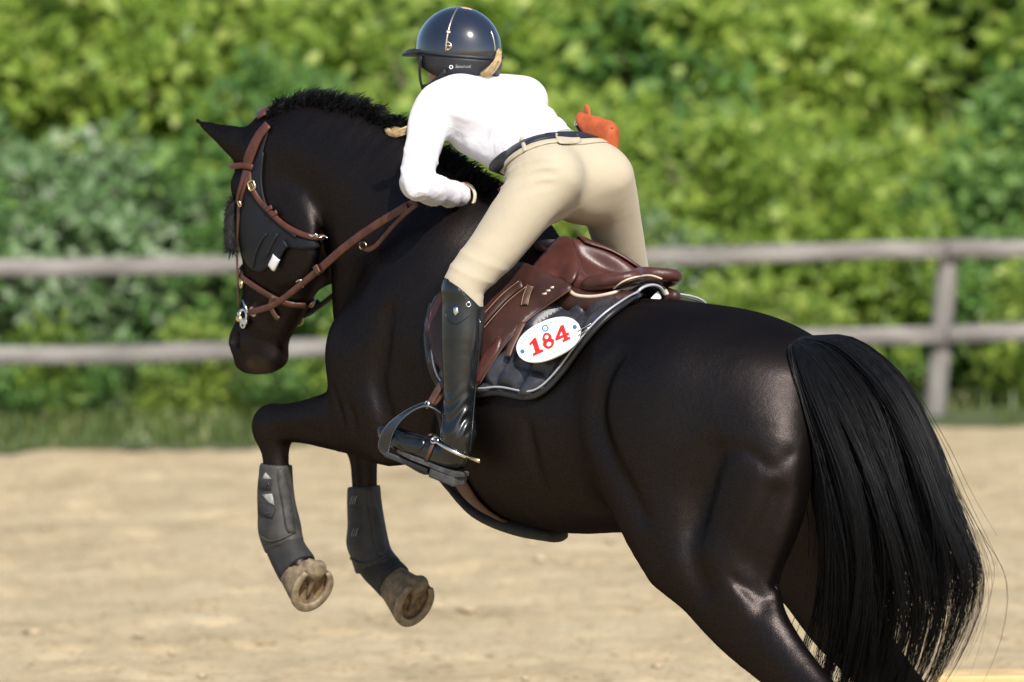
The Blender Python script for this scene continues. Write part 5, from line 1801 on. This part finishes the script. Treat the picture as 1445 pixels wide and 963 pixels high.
# shirt: torso and sleeves
shF = newF()
shF.tube([(H(790, 243), .13, .085), (WAI, .112, .078), (H(742, 186), .118, .086), (H(710, 165), .134, .094), (H(684, 151), .145, .088), (H(664, 142), .10, .07)], Bx, .04)
shF.tube([(H(748, 222, .04), .07, .05), (H(710, 220, .055), .062, .045), (H(668, 196, .07), .06, .045)], Bx, .06)      # belly and front of the shirt
for q in (1, -1):
    shF.ell(H(650, 147, .10) * [1, q, 1], (.085, .085, .065), .06)
    S_, E_, W_ = SHL * [1, q, 1], ELL * [1, q, 1], WRL * [1, q, 1]
    shF.tube([(H(640, 145, .13) * [1, q, 1], .06, .06), (S_, .056, .057), (S_ * .5 + E_ * .5 + [0, .005 * q, 0], .050, .052), (E_ + [0, 0, .01], .043, .046)], [1, 0, 0], .05)
    shF.tube([(E_, .042, .045), (E_ * .6 + W_ * .4, .042, .044), (W_, .033, .034)], [1, 0, 0], .02)
bodyD = shF.d.copy()
def fold_noise(V, seed=0):
    r_ = np.random.default_rng(seed)
    out = 0
    for k in range(7):
        d = nrm(r_.normal(size=3)); f = r_.uniform(30, 85); ph = r_.uniform(0, 6.28)
        d2 = nrm(r_.normal(size=3))
        out = out + np.sin(V @ d * f + ph + 1.6 * np.sin(V @ d2 * f * .35)) / (1 + k * .3)
    return out / 3
def crease(x):
    return 1.2 - 2.4 * np.abs(np.sin(x / 2)) ** .6
def along(V, A, B, rad_):
    ab = B - A; t = np.clip((V - A) @ ab / (ab @ ab), 0, 1)
    dist = np.linalg.norm(V - (A + t[:, None] * ab), axis=1)
    return t, np.clip(1 - (dist / rad_) ** 2, 0, 1)
V, F = nets(shF.d, shF.lo, shF.vox); V = relax(V, F, 2)
G = shF.grad(V)
disp = .003 * fold_noise(V, 3)
for q in (1, -1):
    E_, W_, S_ = ELL * [1, q, 1], WRL * [1, q, 1], SHL * [1, q, 1]
    t, w = along(V, E_, W_, .085)
    disp = disp + w * .0030 * crease(t * 15 + V[:, 2] * 75 + 2.0 * np.sin(V[:, 0] * 45))
    t, w = along(V, S_ * .4 + E_ * .6, E_, .085)
    disp = disp + w * .0030 * crease(t * 14 + V[:, 0] * 90 + 1.5 * np.sin(V[:, 1] * 50))
t, w = along(V, WAI, H(750, 190, 0), .2)
disp = disp + w * .0026 * crease(V[:, 0] * 95 + V[:, 2] * 60)
V = V + G * disp[:, None]
# breeches: seat and thighs
brF_ = newF()
brF_.tube([(H(772, 213), .118, .086), (H(782, 230), .132, .096), (H(790, 246), .138, .096)], Bx, .04)
for q in (1, -1):
    m_ = np.array([1, q, 1])
    brF_.ell(H(762, 262, .078) * m_ + [-.01, 0, 0], (.102, .080, .108), .07)
    K, Hp = KNEL * m_, HIPL * m_
    brF_.tube([(Hp, .078, .10), (Hp * .68 + K * .32, .074, .086), (Hp * .35 + K * .65, .066, .074), (K + [0, 0, .012], .054, .061), (K + (ANKL * m_ - K) * .12, .052, .056)], [0, 1, 0], .04)
X_, Y_, Z_ = brF_.full()
_c, _n = H(772, 213, 0), nrm([.42, 0, .91])
brF_.d = np.maximum(brF_.d, (X_ - _c[0]) * _n[0] + (Z_ - _c[2]) * _n[2] - .004).astype(np.float32)
# boots
btF = newF((-.2, .20, .76), (.42, .50, 1.58), .0052)
def boot_field():
    K, A = KNEL, ANKL
    ax = A - K
    th_ = nrm(HIPL - K)
    btF.tube([(K + th_ * .085, .070, .080), (K + th_ * .04, .064, .073), (K, .060, .067), (K + ax * .10, .057, .062), (K + ax * .35, .054, .060), (K + ax * .62, .046, .050), (K + ax * .85, .041, .043), (A, .042, .046)], [0, 1, 0], .02)
    X, Y, Z = btF.full()
    ca = (X - K[0]) * .55 + (Y - K[1]) * .83
    top = K[2] - .016 + .052 * np.clip(ca / .055, -.6, 1.0)
    btF.d = np.maximum(btF.d, (Z - top) * .8).astype(np.float32)
    heel = H(641, 652, .355); ball = H(572, 624, .375); toe = H(546, 610, .385)
    btF.tube([(A + [0, 0, -.005], .042, .046), (heel * .7 + A * .3, .036, .042), (heel * .5 + ball * .5 + [0, 0, .008], .036, .036), (ball + [0, 0, .0], .041, .031), (toe, .031, .023)], [0, 1, 0], .02)
    return heel, ball, toe
HEEL, BALL, TOEP = boot_field()

# ------- body inside the clothes (one continuous figure), then clothes as its parts
bdF = newF()
bdF.d = np.minimum(np.minimum(shF.d, brF_.d) + .008, .5).astype(np.float32)
for q in (1, -1):
    m_ = np.array([1, q, 1])
    K, A = KNEL * m_, ANKL * m_
    bdF.tube([(K, .048, .05), (K * .65 + A * .35, .045, .05), (A, .034, .036)], [0, 1, 0], .02)
    bdF.tube([(A, .034, .036), (HEEL * m_ + [0, 0, .02], .028, .03), (BALL * m_, .028, .018), (TOEP * m_, .02, .012)], [0, 1, 0], .02)
    # hands: palm, four curled fingers and the thumb closed on the rein
    w_, h_ = WRL * m_, HAL * m_
    f_ = nrm(h_ - w_)
    bdF.tube([(w_, .027, .024), (h_ * .6 + w_ * .4, .03, .022), (h_, .038, .017)], [0, 0, 1], .015)
    for k in range(4):
        o_ = h_ + np.array([0, 0, .026 - .0175 * k])
        l_ = (.95, 1.05, 1.0, .82)[k]
        dn = np.array([-.3, -.75 * q, -.1])
        bdF.tube([(o_ - f_ * .01, .0095, .0095), (o_ + f_ * .03 * l_, .009, .009), (o_ + f_ * .034 * l_ + dn * .026 * l_, .0085, .0085), (o_ + f_ * .012 * l_ + dn * .038 * l_, .008, .008)], [0, 0, 1], .004, sub=3)
    th = h_ - f_ * .03 + np.array([0, 0, .032])
    bdF.tube([(th - f_ * .012, .011, .011), (th + f_ * .02 + [0, -.008 * q, .012], .010, .010), (th + f_ * .045 + [0, -.012 * q, .004], .009, .009)], [0, 0, 1], .006, sub=3)
# neck and head with a face
FH = nrm([1.0, .14, .05]); LH = nrm(np.cross([0, 0, 1], FH)); UH = np.cross(FH, LH)
hp = lambda f, l, u: HEADC + FH * f + LH * l + UH * u
bdF.tube([(H(672, 146, .0), .065, .06), (hp(-.02, 0, -.14), .052, .055), (hp(-.015, 0, -.07), .055, .06)], Bx, .03)
bdF.ell(hp(-.005, 0, .01), (.098, .075, .10), .02, (FH, LH, UH))
bdF.tube([(hp(.02, 0, -.05), .062, .07), (hp(.045, 0, -.085), .045, .05), (hp(.065, 0, -.108), .028, .025)], LH, .025)      # jaw and chin
bdF.tube([(hp(.092, 0, -.012), .010, .012), (hp(.108, 0, -.04), .014, .014)], LH, .012)                                       # nose
for q in (1, -1):
    bdF.ell(hp(.09, .03 * q, -.012), (.012, .016, .010), .008, (FH, LH, UH), op='s')                                          # eye hollow
    bdF.ell(hp(.082, .03 * q, -.012), (.012, .012, .011), .004, (FH, LH, UH))                                                 # eye
    bdF.ell(hp(-.005, .076 * q, -.03), (.02, .009, .03), .006, (FH, LH, UH))                                                  # ear
bdF.tube([(hp(.094, .018, -.072), .003, .003), (hp(.1, 0, -.07), .003, .003), (hp(.094, -.018, -.072), .003, .003)], UH, .004, op='s')  # mouth
person = field_obj('person', bdF, M_SKIN, None, HMAT)
tag(person, "rider in white shirt, beige breeches and black boots folded over the horse's neck", "person")
obj('shirt', V, F, M_SHIRT, person)
# breeches with creases at the hip
V, F = nets(brF_.d, brF_.lo, brF_.vox); V = relax(V, F, 3)
G = brF_.grad(V)
disp = .0009 * fold_noise(V, 11)
t, w = along(V, H(712, 262, .17), H(760, 240, .19), .07)
disp = disp + w * .0032 * crease(V[:, 2] * 170 + V[:, 0] * 70 + 1.5 * np.sin(V[:, 1] * 60))
t, w = along(V, KNEL, KNEL * .7 + HIPL * .3, .09)
disp = disp + w * .0022 * crease(t * 19 + V[:, 1] * 60)
t, w = along(V, H(785, 318, .1), H(815, 312, .03), .05)
disp = disp + w * .0025 * crease(V[:, 2] * 130 + V[:, 1] * 50)
breeches = obj('breeches', V + G * disp[:, None], F, M_BREECH, person)
line_tube('seam', [(820, 196), (828, 225), (829, 255), (822, 285), (812, 300)], brF_, -.001, .0022, M_BREECH, breeches)
# belt round the waist
bw = []
n0 = nrm([-.42, 0, -.91])                 # down the body
c0 = H(772, 213, 0)
u0 = Bx; v0 = nrm(np.cross(n0, u0))
for a in np.linspace(0, 2 * math.pi, 48, endpoint=False):
    bw.append(c0 + (u0 * math.cos(a) * .14 + v0 * math.sin(a) * .115))
uni = newF(); uni.d = np.minimum(shF.d, brF_.d)
bw = np.array(bw)
for _ in range(8):
    g = uni.grad(bw); g = g - (g @ n0)[:, None] * n0
    bw = bw - _unit(g) * (uni.sample(bw) - .001)[:, None]
v, f = strap_mesh(bw, uni.grad(bw), .034, .004, closed=True); belt = obj('belt', v, f, M_BELT, person)
# waistband with the pale patch at the back
wb_ = bw + n0 * .026
for _ in range(8):
    g = uni.grad(wb_); g = g - (g @ n0)[:, None] * n0
    wb_ = wb_ - _unit(g) * (uni.sample(wb_) - .001)[:, None]
v, f = strap_mesh(wb_, uni.grad(wb_), .022, .004, closed=True); obj('waistband', v, f, M_BREECH, person)
patch('belt_patch', [(784, 188), (794, 183), (808, 184), (820, 197), (817, 202), (796, 203), (787, 200)], uni, .0055, .001, M_BREECH, person, step=4, sub=2)
strap('belt_loop', [(736, 194), (739, 204), (741, 214)], uni, .003, .012, .004, M_BREECH, person)

# boots
def make_boot(q):
    m_ = np.array([1, q, 1])
    V, F = nets(btF.d, btF.lo, btF.vox); V = relax(V, F, 2)
    G = btF.grad(V)
    ax = ANKL - KNEL
    t = (V - KNEL) @ ax / (ax @ ax)
    w = np.exp(-((t - .90) / .13) ** 2)
    d = w * .0032 * np.sin((t * 4.2 + V[:, 0] * 1.5 + .6 * np.sin(V[:, 1] * 40)) * 17) + .0008 * fold_noise(V, 5)
    V = V + G * d[:, None]
    b = obj('boot', V * m_, F if q > 0 else F[:, ::-1], M_BOOT, person)
    # sole and heel
    up = nrm(np.cross(BALL - HEEL, [0, 1, 0])); up = up if up[2] > 0 else -up
    fwd = nrm(BALL - HEEL); sd_ = np.cross(up, fwd)
    if sd_[1] < 0: sd_ = -sd_
    ol = [(-.035, -.028), (-.04, 0), (-.035, .028), (.02, .03), (.07, .030), (.12, .036), (.17, .034), (.20, .018), (.205, 0), (.20, -.018), (.17, -.032), (.12, -.034), (.07, -.028), (.02, -.028)]
    P0 = HEEL - up * .026
    sv = []; sf_ = []
    k = len(ol)
    for z in (.006, -.004):
        for u, w2 in ol:
            rise = .020 * max(0, (u - .10) / .1) ** 1.5
            drop = 0
            sv.append(P0 + fwd * u + sd_ * w2 + up * (z + rise * .4))
    sf_ = [tuple(range(k)), tuple(range(2 * k - 1, k - 1, -1))] + [(i, i + k, (i + 1) % k + k, (i + 1) % k) for i in range(k)]
    obj('sole', np.array(sv) * m_, sf_ if q > 0 else [x[::-1] for x in sf_], M_BOOTSOLE, b, False)
    v, f = box_mesh(P0 + fwd * .012 - up * .018, fwd, sd_, up, .045, .028, .015, .005)
    obj('heel', v * m_, f if q > 0 else [x[::-1] for x in f], M_BOOTSOLE, b, True)
    return b
bootL = make_boot(1); make_boot(-1)
patch('shin_badge', [(640, 434), (646, 433), (647, 441), (643, 446), (640, 441)], btF, .003, .003, M_STEEL, bootL, step=3, sub=1)
c = hit(661, 430, btF, .008); v, f = ring(c, btF.grad(c[None])[0], [0, 0, 1], .006, .006, .0018, 12); obj('snap', v, f, M_STEEL, bootL)
line_tube('seam', [(628, 440), (632, 452), (643, 458), (654, 452), (664, 445)], btF, .001, .0016, M_BOOT, bootL)
line_tube('rear_zip', [(677, 450), (676, 500), (670, 560), (666, 610), (663, 640)], btF, .001, .0022, M_BOOT, bootL)
patch('toe_cap', [(570, 612), (585, 614), (600, 620), (588, 640), (566, 632), (560, 622)], btF, .0005, .002, M_BOOT, bootL, step=4)

# spur on the near boot
spur = empty('spur', HMAT)
tag(spur, "bright steel spur strapped round the rider's boot heel", "spur")
line = [(612, 622), (628, 631), (645, 640), (658, 645)]
S, ok = hits([p[0] for p in line], [p[1] for p in line], btF, .005)
S = smoothpath(S[ok], 5)
v, f = tube_mesh(S, .0052, 8); obj('band', v, f, M_STEEL, spur)
e = S[-1]
v, f = tube_mesh([e, e + (H(668, 648, .36) - H(658, 645, .36)), e + (H(677, 651, .36) - H(658, 645, .36))], [.005, .0048, .006], 8); obj('neck', v, f, M_BRASS, spur)
c = hit(614, 621, btF, .007); v, f = ring(c, btF.grad(c[None])[0], [1, 0, .2], .012, .010, .0042, 14); obj('button', v, f, M_STEEL, spur)
strap('strap', [(608, 603), (612, 610), (614, 620), (608, 634), (602, 650)], btF, .002, .012, .004, M_STRAPD, spur)
strap('strap', [(606, 616), (612, 610), (620, 606)], btF, .004, .010, .004, M_STRAPD, spur)
# cuff at the wrist
for q in (1, -1):
    w_ = WRL * [1, q, 1]; e_ = nrm(w_ - ELL * [1, q, 1])
    v, f = ring(w_ + e_ * .024, e_, [0, 0, 1], .036, .036, .005, 24); obj('cuff', v, f, M_GLOVE, person)
print("rider", time.time() - T0)

# ------------------------------------------------------------------ helmet
helmet = empty('riding_helmet', HMAT)
tag(helmet, "glossy navy riding helmet with metal trim on the rider's head", "helmet")
FE_ = nrm([1.0, .16, .02]); LE = nrm(np.cross([0, 0, 1], FE_)); UE = np.cross(FE_, LE)
HC = H(647, 74, .03)
def hel(f, l, u): return HC + FE_ * f + LE * l + UE * u
RX, RY, RZ = .128, .107, .128
def rim_u(th):      # height of the rim: higher in front, lower at the nape
    return -.004 + .012 * math.cos(th)
n = 56
V = []; F = []
rows = 16
for k in range(rows):
    ph = (k / (rows - 1))
    for i in range(n):
        th = 2 * math.pi * i / n
        z0 = rim_u(th)
        el = math.asin(max(-1, min(1, z0 / RZ)))
        e_ = math.pi / 2 - (math.pi / 2 - el) * ph
        s_ = 1 + .015 * math.cos(2 * th)
        V.append(hel(RX * math.cos(e_) * math.cos(th) * s_, RY * math.cos(e_) * math.sin(th), RZ * math.sin(e_) * .98))
for k in range(rows - 1):
    for i in range(n):
        j = (i + 1) % n
        F.append((k * n + i, (k + 1) * n + i, (k + 1) * n + j, k * n + j))
o_shell = obj('shell', V, F, M_HELMET, helmet)
# lower band: skirt at sides and back, open at the face
V = []; F = []
ths = np.linspace(rad(42), rad(318), 44)
for th in ths:
    z0 = rim_u(th)
    back = .5 - .5 * math.cos(th)
    low = -.03 - .034 * min(1, max(0, (back - .12) / .35))
    for (r_, z) in ((1.005, z0), (1.0, z0 - .012), (.985, (z0 + low) / 2), (.94, low), (.90, low), (.93, z0)):
        V.append(hel(RX * r_ * math.cos(th), RY * r_ * math.sin(th), z))
for i in range(len(ths) - 1):
    for k in range(6):
        k2 = (k + 1) % 6
        F.append((i * 6 + k, i * 6 + k2, (i + 1) * 6 + k2, (i + 1) * 6 + k))
F += [tuple(range(5, -1, -1)), tuple((len(ths) - 1) * 6 + k for k in range(6))]
obj('lower_band', V, F, M_HELMBAND, helmet)
rim = np.array([hel(RX * 1.012 * math.cos(t), RY * 1.012 * math.sin(t), rim_u(t)) for t in np.linspace(0, 2 * math.pi, 60, endpoint=False)])
v, f = tube_mesh(rim, .0042, 6, closed=True); obj('rim', v, f, M_HELMBAND, helmet)
# peak
V = []; F = []
ths = np.linspace(-1.15, 1.15, 26)
for th in ths:
    c = math.cos(th / 1.15 * math.pi / 2)
    ext = .048 * c ** .7
    a = hel(RX * .99 * math.cos(th), RY * .99 * math.sin(th), rim_u(th) + .004)
    b = hel((RX + ext) * math.cos(th), (RY + ext * .55) * math.sin(th), rim_u(th) - .016 * c)
    V += [a, a * .4 + b * .6 + UE * .006, b, b - UE * .005, a * .4 + b * .6 + UE * .0, a - UE * .006]
for i in range(len(ths) - 1):
    for k in range(6):
        k2 = (k + 1) % 6
        F.append((i * 6 + k, (i + 1) * 6 + k, (i + 1) * 6 + k2, i * 6 + k2))
F += [tuple(range(6)), tuple((len(ths) - 1) * 6 + k for k in range(5, -1, -1))]
obj('peak', V, F, M_HELMBAND, helmet)
# metal trim from ear to crown, with a small ladder badge
def on_shell(th, e_, lift=1.008): return hel(RX * lift * math.cos(e_) * math.cos(th), RY * lift * math.cos(e_) * math.sin(th), RZ * .98 * lift * math.sin(e_))
TH = rad(106)
tr = np.array([on_shell(TH + .25 * (e_ / 1.5) ** 2, e_) for e_ in np.linspace(.02, 1.42, 18)])
v, f = tube_mesh(tr, .0026, 6); obj('metal_trim', v, f, M_TRIM, helmet)
for q in (0, 1):
    pass
tb = np.array([on_shell(TH + .10 * math.sin(math.pi * min(1, k / 8)) + .03, .03 + .026 * k) for k in range(9)])
v, f = tube_mesh(tb, .0022, 6); obj('metal_trim', v, f, M_TRIM, helmet)
for k in (1, 4, 7):
    v, f = tube_mesh([on_shell(TH, .03 + .026 * k), tb[k]], .0022, 6); obj('metal_trim', v, f, M_TRIM, helmet)
v, f = ring(on_shell(TH + .03, .45, 1.01), on_shell(TH + .03, .45) - HC, UE, .004, .004, .003, 10); obj('trim_stud', v, f, M_TRIM, helmet)
tr = np.array([on_shell(rad(178), e_) for e_ in np.linspace(.02, .5, 10)])
v, f = tube_mesh(tr, .002, 6); obj('metal_trim', v, f, M_TRIM, helmet)
# chin strap
for q in (1, -1):
    P = [hel(.05, .103 * q, -.012), hel(.062, .092 * q, -.05), hel(.070, .075 * q, -.085), hel(.075, .05 * q, -.115), hel(.078, 0, -.125)]
    strap3('chin_strap', P, lambda Q: _unit(Q - hel(0, 0, -.05)), .016, .004, M_HELMBAND, helmet)
    P = [hel(-.035, .102 * q, -.05), hel(.03, .085 * q, -.088), hel(.070, .070 * q, -.095)]
    strap3('chin_strap', P, lambda Q: _unit(Q - hel(0, 0, -.05)), .012, .004, M_HELMBAND, helmet)
# maker's script on the band: a ring and a line of small letters
fc = bpy.data.curves.new('script', 'FONT'); fc.body = "Samshield"; fc.size = .0125; fc.extrude = .0004; fc.shear = .35
fo = bpy.data.objects.new('script', fc); COL.objects.link(fo)
dg = bpy.context.evaluated_depsgraph_get()
me_ = bpy.data.meshes.new_from_object(fo.evaluated_get(dg))
bpy.data.objects.remove(fo)
LV = np.array([tuple(v.co) for v in me_.vertices])
LV[:, 0] *= .85
FV = []
for x, y, z in LV:
    th = rad(118) + x / .118
    FV.append(hel(RX * (.995 + z * 4) * math.cos(th), RY * (.995 + z * 4) * math.sin(th), -.043 + y))
obj('script_lettering', np.array(FV) + 0, [tuple(p.vertices) for p in me_.polygons], M_REFLECT, helmet, False)
th = rad(113)
v, f = ring(hel(RX * .992 * math.cos(th), RY * .992 * math.sin(th), -.041), FE_ * math.cos(th) + LE * math.sin(th), UE, .0045, .0045, .0012, 14); obj('round_logo', v, f, M_WHITE, helmet)

# ------------------------------------------------------------------ blonde hair
def wisp(name, pts, spread0, spread1, n, r=.0009, b=None):
    c = np.array(pts, float)
    m = 12
    t = np.linspace(0, 1, m)
    cc = curve_at(c, t)
    base = Hv(cc[:, 0], cc[:, 1], cc[:, 2])
    o_ = RNG.normal(size=(n, 3))
    sp_ = (spread0 + (spread1 - spread0) * t)[None, :, None]
    P = base[None] + o_[:, None, :] * sp_ + .002 * np.sin(t[None, :, None] * 9 + RNG.uniform(0, 6, (n, 1, 3))) * t[None, :, None]
    return strands(name, P, r, M_HAIR, person)
wisp('hair', [(704, 72, .0), (703, 82, .01), (698, 92, .03), (690, 101, .045), (682, 108, .055)], .0030, .0055, 150, .0005)
wisp('hair', [(618, 105, .10), (628, 106, .09), (640, 108, .08), (655, 110, .06)], .005, .006, 160)
wisp('hair', [(612, 92, .11), (614, 100, .11), (622, 110, .09)], .004, .004, 60)
wisp('hair', [(600, 178, .16), (580, 182, .19), (566, 187, .21), (556, 189, .22), (547, 184, .225)], .005, .0028, 240, .0006)
wisp('hair', [(598, 176, .16), (578, 182, .19), (566, 186, .205), (556, 183, .215)], .005, .003, 120, .0006)

# ------------------------------------------------------------------ orange pouch behind the belt
pouch = empty('leather_pouch', HMAT)
tag(pouch, "small orange leather pouch clipped to the back of the rider's belt", "pouch")
pf = Field(H(842, 195, -.13) - .16, H(842, 195, -.13) + .16, .005)
PB = -.13
pa, pb_, pc_ = nrm(H(860, 180, PB) - H(815, 165, PB)), None, None
rowsP = [((819, 164), (860, 177), .004), ((822, 172), (864, 184), .016), ((833, 188), (863, 198), .022), ((844, 206), (862, 214), .018), ((852, 222), (861, 230), .010)]
RP = smoothpath(np.array([[a[0], a[1], b[0], b[1], t_] for a, b, t_ in rowsP], float), 3)
for x0, y0, x1, y1, tk in RP:
    pf.tube([(H(x0, y0, PB), max(tk, .008), .010), (H(x1, y1, PB), max(tk, .008), .010)], [-.2, 1, 0], .016, sub=1)
field_obj('bag', pf, M_ORANGE, pouch, it=2)
v, f = tube_mesh(smoothpath([H(816, 164, PB + .012), H(838, 171, PB + .012), H(864, 181, PB + .012)], 5), .0035, 6); obj('zip_edge', v, f, M_ORANGE, pouch)
tg = Field(H(828, 158, PB) - .05, H(828, 158, PB) + .05, .003)
tg.tube([(H(826, 149, PB), .003, .008), (H(829, 156, PB), .003, .010), (H(832, 164, PB), .003, .005)], [-.2, 1, 0], .003); field_obj('zip_tag', tg, M_ORANGE, pouch, it=1)
v, f = ring(H(833, 166, PB + .008), [0, 1, .3], [1, 0, 0], .006, .005, .0016, 12); obj('ring', v, f, M_STEEL, pouch)
v, f = ring(H(813, 174, PB + .008), [0, 1, .3], [1, 0, 0], .005, .006, .0016, 12); obj('ring', v, f, M_STEEL, pouch)
strap3('clip_strap', [H(814, 178, PB), H(822, 190, PB + .02), H(832, 199, PB + .03)], [-1, .4, .4], .012, .003, M_BELT, pouch)
print("all rider", time.time() - T0)
